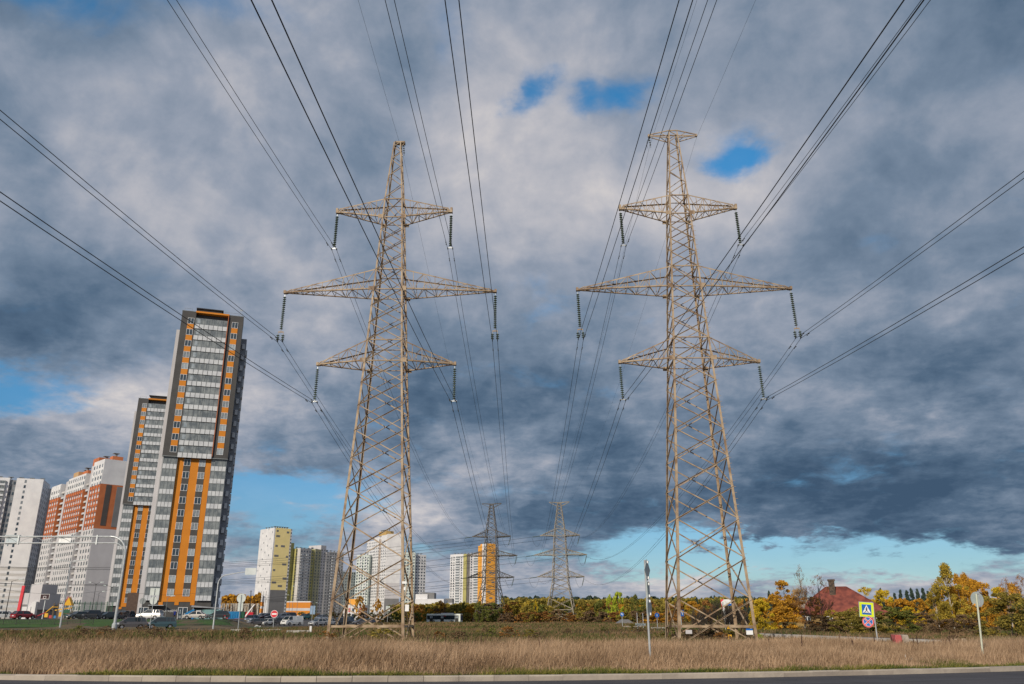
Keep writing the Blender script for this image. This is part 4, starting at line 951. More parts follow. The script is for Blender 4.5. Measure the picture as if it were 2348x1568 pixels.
# --- wooden house with the red roof
Yh = 150.; hX = hx(1929, Yh)
root = empty('wooden_house', (hX, Yh, 0), R(-20), 'old ochre wooden house with a big red tiled hip roof', 'house')
hw, hd, ze, zr = 8.2, 5.4, 2.3, 6.9
mb = MB(); mb.box(-hw+.7, hw-.7, -hd+.7, hd-.7, 0, ze); mb.build('wall', HOUSEWALL, root)
mb = MB(); P = [(-hw, -hd, ze), (hw, -hd, ze), (hw, hd, ze), (-hw, hd, ze)]; r1, r2 = (-2.0, 0, zr), (1.4, 0, zr)
mb.poly([P[0], P[1], r2, r1]); mb.poly([P[1], P[2], r2]); mb.poly([P[2], P[3], r1, r2]); mb.poly([P[3], P[0], r1]); mb.poly([P[3], P[2], P[1], P[0]]); rf = mb.build('roof', ROOFRED, root)
mb = MB(); mb.bar(r1, r2, .25); mb.bar(r2, P[1], .2); mb.bar(r1, P[0], .2); mb.bar(r2, P[2], .2); mb.bar(r1, P[3], .2); mb.build('ridge_tiles', ROOFRED, rf)
mb = MB(); mb.box(-1.5, -.5, -1.6, -.6, 4.8, 7.9); mb.box(-1.62, -.38, -1.72, -.48, 7.9, 8.2); mb.build('chimney', BRICKDK, rf)
for x_ in (-5.6, -2.0, 1.8, 5.4):
    f, p = win_mesh(1.0, 1.3, GLASS, 1, .12); o = link('window', f, root, (x_, -hd+.7, .7)); link('pane', p, o)
# small shed roof in the field
sx_ = hx(1431, 230); root = empty('shed', (sx_, 230, -.5), R(10), 'small low shed with a dark roof in the field by the wood', 'shed')
mb = MB(); mb.box(-1.8, 1.8, -1.3, 1.3, 0, 1.0); mb.build('wall', WOOD, root); mb = MB(); mb.prism([(-2.2, .9), (2.2, .9), (.6, 1.9), (-.5, 1.9)], -1.6, 1.6); mb.build('roof', MIDGREY, root)

# ------------------------------------------------------------------ vehicles
PAINTS = {}
def paint(n, c):
    if n not in PAINTS:
        PAINTS[n] = mat('car_paint_'+n, c, tuple(v*.9 for v in c), 1.5, .28, .15, .6)
        PAINTS[n].node_tree.nodes['Principled BSDF'].inputs['Coat Weight'].default_value = .5
    return PAINTS[n]
KINDS = {   # L, W, H, hood height, beltline, cabin points (x at belt rear, roof rear, roof front, belt front)
 'sedan': (4.5, 1.76, 1.44, .82, .92, (-1.75, -1.0, .35, 1.05)),
 'hatch': (4.1, 1.74, 1.48, .84, .94, (-1.98, -1.5, .35, 1.1)),
 'suv': (4.6, 1.88, 1.72, 1.02, 1.12, (-2.2, -1.85, .4, 1.1)),
 'minivan': (4.4, 1.78, 1.68, .96, 1.04, (-2.1, -1.8, .55, 1.35)),
 'van': (4.9, 1.9, 1.98, 1.12, 1.2, (-2.4, -2.35, 1.25, 1.95))}
def car(kind, pname, col, x, y, heading, label, group='parked cars', panel=False, proto={}):
    z = gzf(x, y)+.17
    key = (kind, pname)
    if key in proto:
        o = copy_tree(proto[key]); o.location = (x, y, z); o.rotation_euler = (0, 0, heading); tag(o, label, 'car', group); return o
    L_, W_, H_, hh, bl, (cr_, rr_, rf_, cf_) = KINDS[kind]; p = paint(pname, col)
    root = empty('parked_car', (x, y, z), heading, label, 'car', group); proto[key] = root
    hw = W_/2; xr, xf = -L_/2, L_/2; wb = L_*.29; wr = .31
    prof = [(xr, .32), (xr+.02, .75), (xr+.12, bl-.02), (cr_-.05, bl), (cf_+.02, bl-.01), (xf-.55, hh), (xf-.12, hh-.14), (xf, .55), (xf-.02, .3), (xf-.15, .2)]
    def arch(cx): return [(cx+.40*math.cos(t), .30+.40*math.sin(t)) for t in [math.pi*k/8 for k in range(0, 9)]]
    low = arch(wb)+arch(-wb)
    pts = prof+[(p_[0], max(p_[1], .2)) for p_ in low]+[(xr+.15, .2)]
    bm_ = MB(); n = len(pts)
    ins = .06
    V0 = [(q[0], -hw+(ins if q[1] > .8 else 0), q[1]) for q in pts]; V1 = [(q[0], hw-(ins if q[1] > .8 else 0), q[1]) for q in pts]
    import mathutils
    tri = mathutils.geometry.tessellate_polygon([[Vector((q[0], q[1], 0)) for q in pts]])
    b0 = len(bm_.v); bm_.v += V0+V1
    for t_ in tri: bm_.f.append(tuple(b0+i for i in t_)); bm_.m.append(0); bm_.f.append(tuple(b0+n+i for i in reversed(t_))); bm_.m.append(0)
    for i in range(n): j = (i+1) % n; bm_.f.append((b0+i, b0+j, b0+n+j, b0+n+i)); bm_.m.append(0)
    bm_.build('body', p, root)
    g = MB(); ti = .16; zb = bl-.03
    hwb = hw-.07; hwt = hw-.07-ti
    Pb = [(cr_, -hwb, zb), (cf_, -hwb, zb), (cf_, hwb, zb), (cr_, hwb, zb)]; Pt = [(rr_, -hwt, H_-.05), (rf_, -hwt, H_-.05), (rf_, hwt, H_-.05), (rr_, hwt, H_-.05)]
    g.quadbox(Pb+Pt); g.build('windows_glass', p if panel and 0 else CARGLASS, root)
    r = MB(); r.quadbox([(rr_-.05, -hwt-.02, H_-.06), (rf_+.06, -hwt-.02, H_-.06), (rf_+.06, hwt+.02, H_-.06), (rr_-.05, hwt+.02, H_-.06), (rr_+.1, -hwt+.12, H_), (rf_-.15, -hwt+.12, H_), (rf_-.15, hwt-.12, H_), (rr_+.1, hwt-.12, H_)])
    for s_ in (-1, 1):
        r.bar((cr_, s_*hwb, zb), (rr_, s_*hwt, H_-.05), .09); r.bar((cf_, s_*hwb, zb), (rf_, s_*hwt, H_-.05), .07)
        xm = (rr_+rf_)/2-.1; r.bar((xm-.02, s_*(hwb+.005), zb), (xm, s_*(hwt+.005), H_-.05), .07)
        if kind in ('suv', 'minivan'): r.bar((rr_+.55, s_*(hwb+.005), zb), (rr_+.5, s_*(hwt+.005), H_-.05), .08)
        if panel: r.quadbox([(cr_, s_*(hwb+.01), zb), (.6, s_*(hwb+.01), zb), (.6, s_*(hwb-.02), zb), (cr_, s_*(hwb-.02), zb), (rr_, s_*(hwt+.01), H_-.06), (.5, s_*(hwt+.01), H_-.06), (.5, s_*(hwt-.02), H_-.06), (rr_, s_*(hwt-.02), H_-.06)])
    r.build('roof', p, root)
    for sx in (-1, 1):
        for s_ in (-1, 1):
            w = MB(); w.tube([(0, -.1, 0), (0, .1, 0)], wr, 16); wo = w.build('wheel', RUBBER, root, (sx*wb, s_*(hw-.12), wr)); c_ = MB(); c_.tube([(0, s_*.09, 0), (0, s_*.115, 0)], .19, 12); c_.build('rim', RIM, wo)
    for s_ in (-1, 1):
        q = MB(); q.quadbox([(xf-.42, s_*(hw-.5), hh-.3), (xf-.02, s_*(hw-.5), hh-.3), (xf-.2, s_*(hw+.0), hh-.3), (xf-.5, s_*(hw+.01), hh-.3), (xf-.42, s_*(hw-.5), hh-.12), (xf-.06, s_*(hw-.5), hh-.14), (xf-.25, s_*(hw-.02), hh-.1), (xf-.5, s_*(hw-.02), hh-.08)]); q.build('headlight', HEAD, root)
        q = MB(); q.box(xr-.012, xr+.1, *sorted((s_*(hw-.05), s_*(hw-.32))), .66, .88); q.build('tail_light', TAIL, root)
        q = MB(); q.box(cf_-.25, cf_-.1, *sorted((s_*hw, s_*(hw+.17))), bl-.02, bl+.13); q.build('mirror', p, root)
    q = MB(); q.box(xf-.03, xf+.012, -.26, .26, .38, .5); q.build('number_plate', SIGNWHITE, root); q = MB(); q.box(xr-.015, xr+.03, -.26, .26, .55, .67); q.build('number_plate', SIGNWHITE, root)
    q = MB(); q.box(xf-.06, xf+.008, -.42, .42, hh-.3, hh-.18); q.box(xf-.06, xf+.01, -.55, .55, .24, .34); q.build('grille', BLACKP, root)
    return root
SIL = (.42, .43, .44); GRY = (.10, .095, .10); DK = (.045, .047, .052); TEAL = (.05, .10, .12); WHT = (.72, .72, .70); RD = (.32, .02, .03); BEI = (.50, .47, .43); DRD = (.10, .02, .025); BLU = (.05, .08, .12); TRQ = (.04, .25, .22)
def CP(ox, Y): return hx(ox, Y), Y
def putcar(kind, n, c, ox, Y, hd, lab, **k): x, y = CP(ox, Y); return car(kind, n, c, x, y, R(hd), lab, **k)
putcar('sedan', 'silver', SIL, 12, 161, 12, 'silver sedan cut by the left edge of the picture')
putcar('hatch', 'red', RD, 54, 158, 60, 'bright red hatchback seen from behind near the left edge')
putcar('sedan', 'dark_green', (.03, .045, .045), 178, 166, -120, 'dark sedan facing out beside the black off-roader by the playground')
putcar('suv', 'black', DK, 202, 168, -115, 'black off-roader parked beside the playground fence')
putcar('hatch', 'silver', SIL, 224, 190, -100, 'small silver hatchback glimpsed right of the black off-roader')
putcar('sedan', 'black', DK, 233, 176, -120, 'black sedan third from the big road gantry post')
putcar('sedan', 'dark_green', (.03, .045, .045), 247, 175, -125, 'dark green sedan just left of the big road gantry post')
putcar('hatch', 'grey', GRY, 270, 184, -110, 'dark grey hatchback just right of the gantry post')
putcar('suv', 'dark_blue', BLU, 284, 186, -110, 'dark blue off-roader at the foot of the second orange tower')
putcar('minivan', 'grey', GRY, 301, 127.5, -146, 'big grey minivan on the access road beside the gantry post')
putcar('minivan', 'teal', TEAL, 369, 130, -146, 'dark teal minivan right behind the grey minivan')
putcar('suv', 'white', WHT, 343, 163, 180, 'white off-roader side-on before the tallest tower')
putcar('sedan', 'beige', BEI, 447, 166, 180, 'silver beige sedan side-on below the shop canopy')
putcar('hatch', 'black', DK, 499, 158, -158, 'black hatchback at the edge of the weeds below the glazed porch')
putcar('suv', 'dark_blue', BLU, 576, 196, -92, 'dark blue off-roader facing out at the left end of the car park')
for ox, Y, kind, n, c, lab in ((602, 226, 'hatch', 'silver', SIL, 'silver hatchback first in the slanted back row'), (613, 224, 'sedan', 'dark_red', DRD, 'dark red sedan in the slanted back row'), (626, 222, 'sedan', 'black', DK, 'black sedan in the slanted back row near the no entry sign'),
                              (647, 222, 'hatch', 'silver', SIL, 'silver hatchback right of the no entry sign in the back row'), (658, 224, 'suv', 'dark_blue', BLU, 'blue off-roader at the right end of the back row')):
    putcar(kind, n, c, ox, Y, -140, lab)
putcar('hatch', 'grey', GRY, 587, 188, -140, 'grey hatchback at the left end of the front row')
putcar('hatch', 'white', WHT, 615, 190, -120, 'white hatchback in the front row left of the no entry sign')
putcar('minivan', 'grey', GRY, 638, 192, -130, 'dark grey minivan in the front row behind the no entry sign')
putcar('van', 'white', WHT, 670, 190, -125, 'white panel van with a dark windscreen', panel=True)
putcar('hatch', 'turquoise', TRQ, 698, 240, -100, 'small turquoise hatchback right of the white van')
putcar('sedan', 'silver', SIL, 731, 188, -125, 'silver sedan left of the left pylon, first of two')
putcar('sedan', 'silver', SIL, 753, 191, -125, 'silver sedan left of the left pylon, nearer the leg')
putcar('hatch', 'white', WHT, 736, 230, -110, 'white hatchback half hidden behind the two silver sedans')
putcar('suv', 'black', DK, 778, 200, -120, 'black off-roader behind the left leg of the left pylon')
putcar('suv', 'dark_blue', BLU, 797, 212, -100, 'dark blue off-roader inside the legs of the left pylon')
putcar('sedan', 'grey', GRY, 830, 205, -150, 'grey sedan seen in the middle between the legs of the left pylon')
putcar('hatch', 'dark_blue', BLU, 850, 215, -110, 'dark blue hatchback rightmost between the legs of the left pylon')

# bus
bx, by = hx(1019, 285), 285
root = empty('city_bus', (bx, by, .1), R(-14), 'pale city bus with a black window band driving past the bushes', 'bus')
mb = MB(); mb.box(-5.9, 5.9, -1.25, 1.25, .35, 2.95); mb.build('body', mat('bus_pale', (.75, .78, .75), (.6, .64, .6), 1, .5), root, bevel=.12)
mb = MB(); mb.box(-5.75, 4.0, -1.28, 1.28, 1.2, 2.45); mb.build('side_windows', CARGLASS, root)
mb = MB(); mb.box(5.88, 5.95, -1.15, 1.15, 1.0, 2.75); mb.build('windscreen', mat('bus_screen', (.05, .10, .22), (.03, .05, .1), 1, .15), root)
mb = MB(); mb.box(-1.0, 2.8, -.9, .9, 2.95, 3.25); mb.build('roof_unit', PALEGREY, root)
for x_ in (4.1, -1.0, -4.8):
    mb = MB(); mb.box(x_, x_+1.15, -1.3, -1.27, .4, 2.45, 0); mb.box(x_+.15, x_+.5, -1.31, -1.3, 1.6, 2.2, 1); mb.box(x_+.65, x_+1.0, -1.31, -1.3, 1.6, 2.2, 1); mb.build('door', [BLACKP, GLASS_B], root)
mb = MB(); mb.box(-.2, .9, -1.3, -1.28, 2.15, 2.4); mb.build('route_display', TAIL, root)
mb = MB(); mb.box(5.94, 5.97, -.8, .8, 2.5, 2.7); mb.build('destination_display', PLAYYEL, root)
for x_ in (-3.4, 2.9):
    for s_ in (-1, 1): mb = MB(); mb.tube([(0, -.14, 0), (0, .14, 0)], .48, 16); w_ = mb.build('wheel', RUBBER, root, (x_, s_*1.15, .48)); mb = MB(); mb.tube([(0, s_*.13, 0), (0, s_*.16, 0)], .25, 12); mb.build('rim', RIM, w_)

# construction yard things beside the tallest tower
X_, Y2 = hx(566, 262), 262
root = empty('crane_truck', (X_, Y2, .1), R(165), 'red crane truck with a raised white boom beside the tower', 'truck')
mb = MB(); mb.box(-5, 2.2, -1.1, 1.1, .7, 1.5); mb.build('deck', RED, root, bevel=.05); mb = MB(); mb.quadbox([(2.3, -1.15, .6), (4.2, -1.15, .6), (4.2, 1.15, .6), (2.3, 1.15, .6), (2.3, -1.1, 2.7), (3.7, -1.1, 2.7), (3.7, 1.1, 2.7), (2.3, 1.1, 2.7)]); cab = mb.build('cab', RED, root, bevel=.05)
mb = MB(); mb.quadbox([(2.8, -1.18, 1.7), (3.95, -1.18, 1.7), (3.95, 1.18, 1.7), (2.8, 1.18, 1.7), (2.8, -1.14, 2.5), (3.78, -1.14, 2.5), (3.78, 1.14, 2.5), (2.8, 1.14, 2.5)]); mb.build('cab_glass', CARGLASS, cab)
mb = MB(); mb.bar((1, 0, 1.6), (-1.4, 0, 4.6), .35); mb.bar((-1.3, 0, 4.5), (-2.2, 0, 5.6), .25); mb.build('boom', WHITE, root)
for x_ in (-4, -2.6, 3.2):
    for s_ in (-1, 1): mb = MB(); mb.tube([(0, -.16, 0), (0, .16, 0)], .5, 14); mb.build('wheel', RUBBER, root, (x_, s_*1.0, .5))
for ox, Y, m_, nm_, lab, w_ in ((536, 240, PLAYBLUE, 'waste_container', 'bright blue waste container behind the lawn', 3.0), (549, 246, PLAYGRN, 'waste_container', 'dark green waste container beside the blue one', 2.6), (545, 268, RED, 'site_cabin', 'long low red site cabin behind the containers', 9.0), (524, 262, RED, 'site_cabin', 'short red site cabin at the corner of the glazed porch', 3.0)):
    x_ = hx(ox, Y); root = empty(nm_, (x_, Y, gzf(x_, Y)), R(8), lab, 'container')
    mb = MB(); mb.quadbox([(-w_/2, -.8, .2), (w_/2, -.8, .2), (w_/2, .8, .2), (-w_/2, .8, .2), (-w_/2-.15, -1, 2.0), (w_/2+.15, -1, 2.0), (w_/2+.15, 1, 2.0), (-w_/2-.15, 1, 2.0)]); mb.build('body', m_, root, bevel=.05)
    mb = MB(); mb.box(-w_/2-.2, w_/2+.2, -1.05, 1.05, 2.01, 2.12)
    for k in range(int(w_/.6)): mb.box(-w_/2+k*.6, -w_/2+k*.6+.08, -1.02, -.85, .5, 1.9)
    mb.build('rim' if nm_ != 'site_cabin' else 'roof', m_, root)

# ------------------------------------------------------------------ playground
px0, pY = hx(135, 205), 205; pz = gzf(px0, pY)+.1
root = empty('play_tower', (hx(152, 200), 200, pz), R(10), 'wooden play tower with a yellow and red pitched roof', 'playground equipment'); root.scale = (.72, .72, .88)
for sx in (-1, 1):
    for sy in (-1, 1): mb = MB(); mb.bar((sx*.9, sy*.9, 0), (sx*.9, sy*.9, 3.6), .18); mb.build('post', WOOD, root)
mb = MB(); mb.prism([(-1.3, 3.5), (1.3, 3.5), (.1, 5.6)], -1.2, 1.2, 0); mb.build('roof', PLAYYEL, root); mb = MB(); mb.bar((-1.4, -1.25, 3.5), (0, -1.25, 5.8), .18); mb.bar((-1.4, 1.25, 3.5), (0, 1.25, 5.8), .18); mb.build('roof_trim', PLAYRED, root)
mb = MB(); mb.box(-1, 1, -1, 1, 1.4, 1.55); mb.build('platform', WOOD, root); mb = MB(); mb.box(-1, 1, -1.03, -.96, 1.56, 2.4); mb.build('guard_panel', PLAYGRN, root)
root = empty('play_slide', (hx(118, 198), 198, pz), R(14), 'yellow and red slide running down to the left behind the red car', 'playground equipment'); root.scale = (.75, .75, .8)
mb = MB(); mb.bar((0, 0, 3.6), (-1.8, 0, 1.9), .8, .2, 0); mb.bar((-1.8, 0, 1.9), (-5.2, 0, .4), .8, .2, 1); mb.build('chute', [PLAYYEL, PLAYRED], root)
for x_ in (.1, 1.3): mb = MB(); mb.bar((x_, -.4, 0), (x_, -.4, 4.4), .14); mb.bar((x_, .4, 0), (x_, .4, 4.4), .14); mb.build('post', WOOD, root)
mb = MB(); mb.box(-.1, 1.5, -.5, .5, 3.3, 3.45); mb.build('platform', PLAYYEL, root)
root = empty('climbing_frame', (hx(133, 203), 203, pz), R(5), 'low climbing frame with yellow, orange and green panels', 'playground equipment'); root.scale = (.8, .8, .75)
for k, (m_, z0, z1) in enumerate(((PLAYYEL, .6, 1.8), (PLAYRED, .3, 1.2), (PLAYBLUE, .3, 1.1), (PLAYYEL, .8, 2.1), (PLAYGRN, 1.2, 2.3), (PLAYYEL, .2, 1.0))): mb = MB(); mb.box(-4+k*1.35, -4+k*1.35+.95, -.05, .05, z0, z1); mb.build('panel', m_, root)
mb = MB(); mb.bar((-1.2, 0, 2.7), (3.6, 0, 3.5), .35, .3); mb.build('tube_bridge', PLAYYEL, root)
for k in range(7): mb = MB(); mb.bar((-4.2+k*1.35, 0, 0), (-4.2+k*1.35, 0, 2.8), .12); mb.build('post', WOOD, root)
root = empty('basketball_hoop', (hx(94, 206), 206, pz), R(0), 'basketball backboard with a white square and a ring', 'basketball hoop')
mb = MB(); mb.box(-1.1, 1.1, 0, .06, 4.6, 5.8, 0); bb = mb.build('backboard', mat('maroon_board', (.04, .015, .02)), root)
mb = MB(); 
for (a_, b2_, c_, d_) in ((-.35, .35, 4.75, 4.82), (-.35, .35, 5.25, 5.32), (-.35, -.28, 4.82, 5.25), (.28, .35, 4.82, 5.25), (-1.1, 1.1, 5.74, 5.8), (-1.1, 1.1, 4.6, 4.66), (-1.1, -1.04, 4.67, 5.73), (1.04, 1.1, 4.67, 5.73)): mb.box(a_, b2_, -.03, 0, c_, d_)
mb.build('marking', SIGNWHITE, bb)
mb = MB(); mb.bar((0, .5, 0), (0, .5, 5), .16); mb.bar((0, .5, 5), (0, 0, 5), .1); mb.build('post', GALV, root); mb = MB(); mb.tube([(.23*math.cos(t), -.28+.23*math.sin(t), 4.7) for t in [k*math.pi/5 for k in range(11)]], .02, 5); mb.build('ring', RED, root)
root = empty('sports_court_fence', (hx(160, 214), 214, pz), R(0), 'tall dark green mesh fence behind the playground', 'fence')
for k in range(9): mb = MB(); mb.bar((-1+k*1.4, 0, 0), (-1+k*1.4, 0, 4.2), .12); mb.build('post', PLAYGRN, root)
mb = MB()
for k in range(50): mb.bar((-1+k*.226, .03, 0), (-1+k*.226, .03, 4), .035)
for k in range(9): mb.bar((-1, .05, .4+k*.45), (10.2, .05, .4+k*.45), .035)
mb.build('mesh_panel', PLAYGRN, root)
mb = MB(); mb.box(hx(82, 210), hx(160, 210), 209, 210.5, pz, pz+1.7)
# railings along the lawn
def railing(p, q, lab, z_=.95, m_=BLACKP):
    p = Vector((*p, 0)); q = Vector((*q, 0)); n_ = int((q-p).length/2.0); root = empty('low_railing', tuple(p), 0, lab, 'fence')
    bars = MB()
    for k in range(n_+1):
        a_ = p.lerp(q, k/n_); zz = gzf(a_.x, a_.y)+.1; post = MB(); post.bar((0, 0, 0), (0, 0, z_), .07); post.build('post', m_, root, (a_.x-p.x, a_.y-p.y, zz))
        if k < n_:
            b2_ = p.lerp(q, (k+1)/n_); zb = gzf(b2_.x, b2_.y)+.1
            for hgt in (.25, z_-.08): bars.bar(a_-p+Vector((0, 0, zz+hgt)), b2_-p+Vector((0, 0, zb+hgt)), .05)
            for j in range(1, 8):
                c_ = a_.lerp(b2_, j/8)-p; zc = zz+(zb-zz)*j/8; bars.bar((c_.x, c_.y, zc+.25), (c_.x, c_.y, zc+z_-.08), .03)
    bars.build('bars', m_, root)
railing(CP(-20, 141), CP(215, 141), 'low dark railing across the left lawn', .9)
railing((hx(380, 150), 150), (hx(640, 150), 150), 'low dark railing along the lawn right of the minivans', .8)
railing(CP(165, 160), CP(220, 160), 'short dark railing in front of the dark parked sedan', 1.0)

# people
def person(x, y, hd, cols, lab, stride=.3, s_=1.0):
    z = gzf(x, y)+.13; root = empty('person', (x, y, z), hd, lab, 'person'); root.scale = (s_, s_, s_)
    me = bpy.data.meshes.new('body'); V = [(0, 0, .95), (0, 0, 1.15), (0, 0, 1.38), (0, 0, 1.5), (.02, 0, 1.62), (0, .19, 1.40), (.05, .25, 1.13), (.14, .24, .9), (.16, .24, .8), (0, -.19, 1.40), (-.08, -.25, 1.13), (-.02, -.25, .9), (0, -.25, .8),
        (0, .10, .9), (stride*.5, .11, .5), (stride*.8, .11, .08), (stride*.8+.16, .11, .04), (0, -.10, .9), (-stride*.35, -.11, .5), (-stride*1.1, -.11, .1), (-stride*1.1+.15, -.11, .04)]
    E = [(0, 1), (1, 2), (2, 3), (3, 4), (2, 5), (5, 6), (6, 7), (7, 8), (2, 9), (9, 10), (10, 11), (11, 12), (0, 13), (13, 14), (14, 15), (15, 16), (0, 17), (17, 18), (18, 19), (19, 20)]
    rad = [.15, .14, .17, .06, .11, .075, .05, .04, .035, .075, .05, .04, .035, .1, .07, .05, .045, .1, .07, .05, .045]
    me.from_pydata(V, E, []); me.materials.append(cols[0]); o = link('body', me, root)
    sk = o.modifiers.new('skin', 'SKIN'); me.skin_vertices or None
    for i_, r_2 in enumerate(rad): me.skin_vertices[0].data[i_].radius = (r_2, r_2)
    me.skin_vertices[0].data[0].use_root = True
    ss = o.modifiers.new('sub', 'SUBSURF'); ss.levels = 1; ss.render_levels = 1
    h = MB(); h.lathe([(.02, 1.50), (.07, 1.54), (.09, 1.62), (.085, 1.70), (.05, 1.76), (.01, 1.77)], 12, (.03, 0, 0)); h.build('head', mat('skin', (.5, .3, .22)), root, smooth=True)
    h = MB(); h.lathe([(.095, 1.64), (.1, 1.7), (.07, 1.77), (.01, 1.79)], 12, (.01, 0, 0)); h.build('hair', BARK, root, smooth=True)
    t = MB(); t.lathe([(.17, .82), (.20, .95), (.18, 1.1), (.21, 1.3), (.2, 1.42), (.08, 1.5)], 14); t.build('jacket', cols[1], root, smooth=True)
    return root
try:
    person(hx(399, 168), 168, R(180), (mat('dark_trousers', (.03, .03, .05)), mat('blue_coat', (.02, .06, .45), (.015, .04, .35), 4)), 'person in a bright blue coat walking left along the tower')
    person(hx(297, 175), 175, R(200), (mat('dark_trousers', (.03, .03, .05)), mat('dark_coat', (.02, .02, .022))), 'person in dark clothes walking behind the grey minivan')
except Exception as ex: print('PERSON', ex)

# ------------------------------------------------------------------ road gantry, lamps, poles
gX, gY = hx(265, 117.5), 117.5
gp = atY(1, 1235, gY)
root = empty('road_gantry', (gX, gY, gzf(gX, gY)), R(0), 'tall grey steel road gantry arching in from the left edge', 'gantry')
Z1, Z2 = 12.65, 11.75; zb = 0
mb = MB(); arc = [(0, 0, 0), (0, 0, 6)]+[(0, 0, Z1-2.4)]+[(-2.4*(1-math.cos(t)), 0, Z1-2.4+2.4*math.sin(t)) for t in [k*math.pi/16 for k in range(1, 9)]]
mb.tube(arc, [.2, .17, .14]+[.13]*8, 12); mb.lathe([(.34, 0), (.34, .9), (.22, 1.1)], 12); mb.build('post', GALV, root, smooth=False)
mb = MB(); mb.tube([(-2.4, 0, Z1), (-24, 0, Z1)], .1, 8); mb.build('top_chord', GALV, root)
mb = MB(); mb.tube([(-.22, 0, Z1-4.2), (-.24, 0, Z1-2.6)]+[(-.24-1.5*(1-math.cos(t)), 0, Z2-1.6+1.6*math.sin(t)) for t in [k*math.pi/12 for k in range(1, 7)]]+[(-24, 0, Z2)], .08, 8); mb.build('bottom_chord', GALV, root)
for x_ in (-4.3, -15.4): mb = MB(); mb.box(x_-.1, x_+.1, -.12, .12, Z2-.2, Z1+.2); mb.build('splice_plate', GALV, root)
for x0, x1 in ((-4.3, -1.6), (-7.9, -4.4), (-11.5, -7.9), (-15.3, -11.5), (-19, -15.5), (-22.6, -19)):
    mb = MB(); mb.tube([(x0+(x1-x0)*u, 0, Z2+(Z1-Z2)*.85*4*u*(1-u)) for u in [k/10 for k in range(11)]], .03, 5); mb.build('lattice_arc', GALV, root)
for x_ in (-8.9, -16.4): 
    mb = MB(); mb.box(x_-.85, x_+.85, .12, .2, Z2-.15, Z1-.1); mb.box(x_-1.0, x_+.9, -.1, .6, Z1+.11, Z1+.22); mb.box(x_-.6, x_-.5, .1, .3, Z2-.4, Z1+.1); mb.build('sign_panel', SIGNWHITE if x_ > -10 else mat('frosted_panel', (.55, .62, .66), (.45, .52, .56), 1), root)
def lamp(ox, Y, ytop, arms, lab, r0=.09, armlen=2.0, group='street lamps', base_y=None, cat='street lamp', headup=.25, m_=GALV, sx0=None):
    X_ = hx(ox, Y); z = gzf(X_, Y); Ht = (1417-ytop)/1960*Y*1.0+1.7-z
    root = empty('street_lamp', (X_, Y, z), 0, lab, cat, group); mb = MB(); mb.tube([(0, 0, 0), (0, 0, Ht*.5), (0, 0, Ht)], [r0*1.3, r0, r0*.7], 8); mb.build('pole', m_, root)
    for a in arms:
        mb = MB(); mb.tube([(0, 0, Ht-.3), (a*.2, 0, Ht), (a*armlen, 0, Ht+headup)], r0*.5, 6); am = mb.build('arm', m_, root)
        h = MB(); h.quadbox([(a*armlen-.1, -.14, Ht+headup-.05), (a*(armlen+.7), -.14, Ht+headup+.02), (a*(armlen+.7), .14, Ht+headup+.02), (a*armlen-.1, .14, Ht+headup-.05), (a*armlen-.1, -.1, Ht+headup+.08), (a*(armlen+.7), -.08, Ht+headup+.12), (a*(armlen+.7), .08, Ht+headup+.12), (a*armlen-.1, .1, Ht+headup+.08)]); h.build('lamp_head', SIGNBACK, am)
    return root, Ht
lamp(141, 135, 1292, (-1, 1), 'tall lamp post with two arms left of the gantry post', .11, 1.6)
lamp(11, 160, 1365-30, (1,), 'thin lamp post at the far left edge', .07, 1.4, m_=BLACKP)
lamp(58, 175, 1345, (1,), 'thin lamp post before the low school building', .07, 1.2)
lamp(208, 185, 1341, (-1, 1), 'small twin lamp before the plain grey end wall', .06, 1.0, m_=BLACKP); lamp(218, 200, 1361, (1,), 'lower thin lamp just right of the small twin lamp', .05, .8, m_=BLACKP)
lamp(246, 180, 1348, (-1, 1), 'small twin lamp left of the gantry post near the brick pier', .06, 1.2, m_=BLACKP)
lamp(378, 158, 1372, (1,), 'thin lamp post in front of the orange striped wall', .05, .7, m_=MULL)
for ox, Y, yt, lab in ((609, 300, 1366, 'dark thin lamp post in front of the yellow tower'), (661, 280, 1356, 'dark lamp post left of the orange striped garage front'), (668, 290, 1368, 'lamp post with a glinting head before the garage'), (679, 285, 1349, 'dark lamp post at the right before the garage'), (735, 290, 1385, 'short dark post before the grey slab'), (801, 300, 1372, 'thin dark post inside the left pylon')):
    lamp(ox, Y, yt, (-1,), lab, .06, 1.4, m_=MULL)
# road lamp with a long arm carrying a plate
X_ = hx(491, 128); root = empty('road_lamp', (X_, 128, gzf(X_, 128)), 0, 'grey road lamp with a long right arm carrying a white plate', 'street lamp')
Ht = 8.2; mb = MB(); mb.tube([(0, 0, 0), (0, 0, 4), (0, 0, Ht-1.6)]+[(1.4*(1-math.cos(t)), 0, Ht-1.6+1.4*math.sin(t)) for t in [k*math.pi/14 for k in range(1, 6)]]+[(3.0, 0, Ht+.08), (5.9, 0, Ht+.35)], [.13, .1, .09]+[.08]*5+[.06, .05], 10); mb.build('pole', GALV, root)
mb = MB(); mb.box(3.95, 5.6, -.08, -.04, Ht-.25, Ht+.75); mb.build('plate', mat('milky_plate', (.62, .66, .66), (.5, .55, .56), 1), root)
def pole(ox, Y, ytop, lab, lean=0, r=.13, m_=WOOD, cat='utility pole'):
    X_ = hx(ox, Y); Ht = (1417-ytop)/1960*Y+1.7-gzf(X_, Y); root = empty('utility_pole', (X_, Y, gzf(X_, Y)), 0, lab, cat); mb = MB(); mb.tube([(0, 0, 0), (lean, 0, Ht)], [r, r*.75], 8); mb.build('pole', m_, root)
    mb = MB(); mb.bar((lean-.5, 0, Ht-.4), (lean+.5, 0, Ht-.4), .08); mb.build('crossbar', m_, root); return root
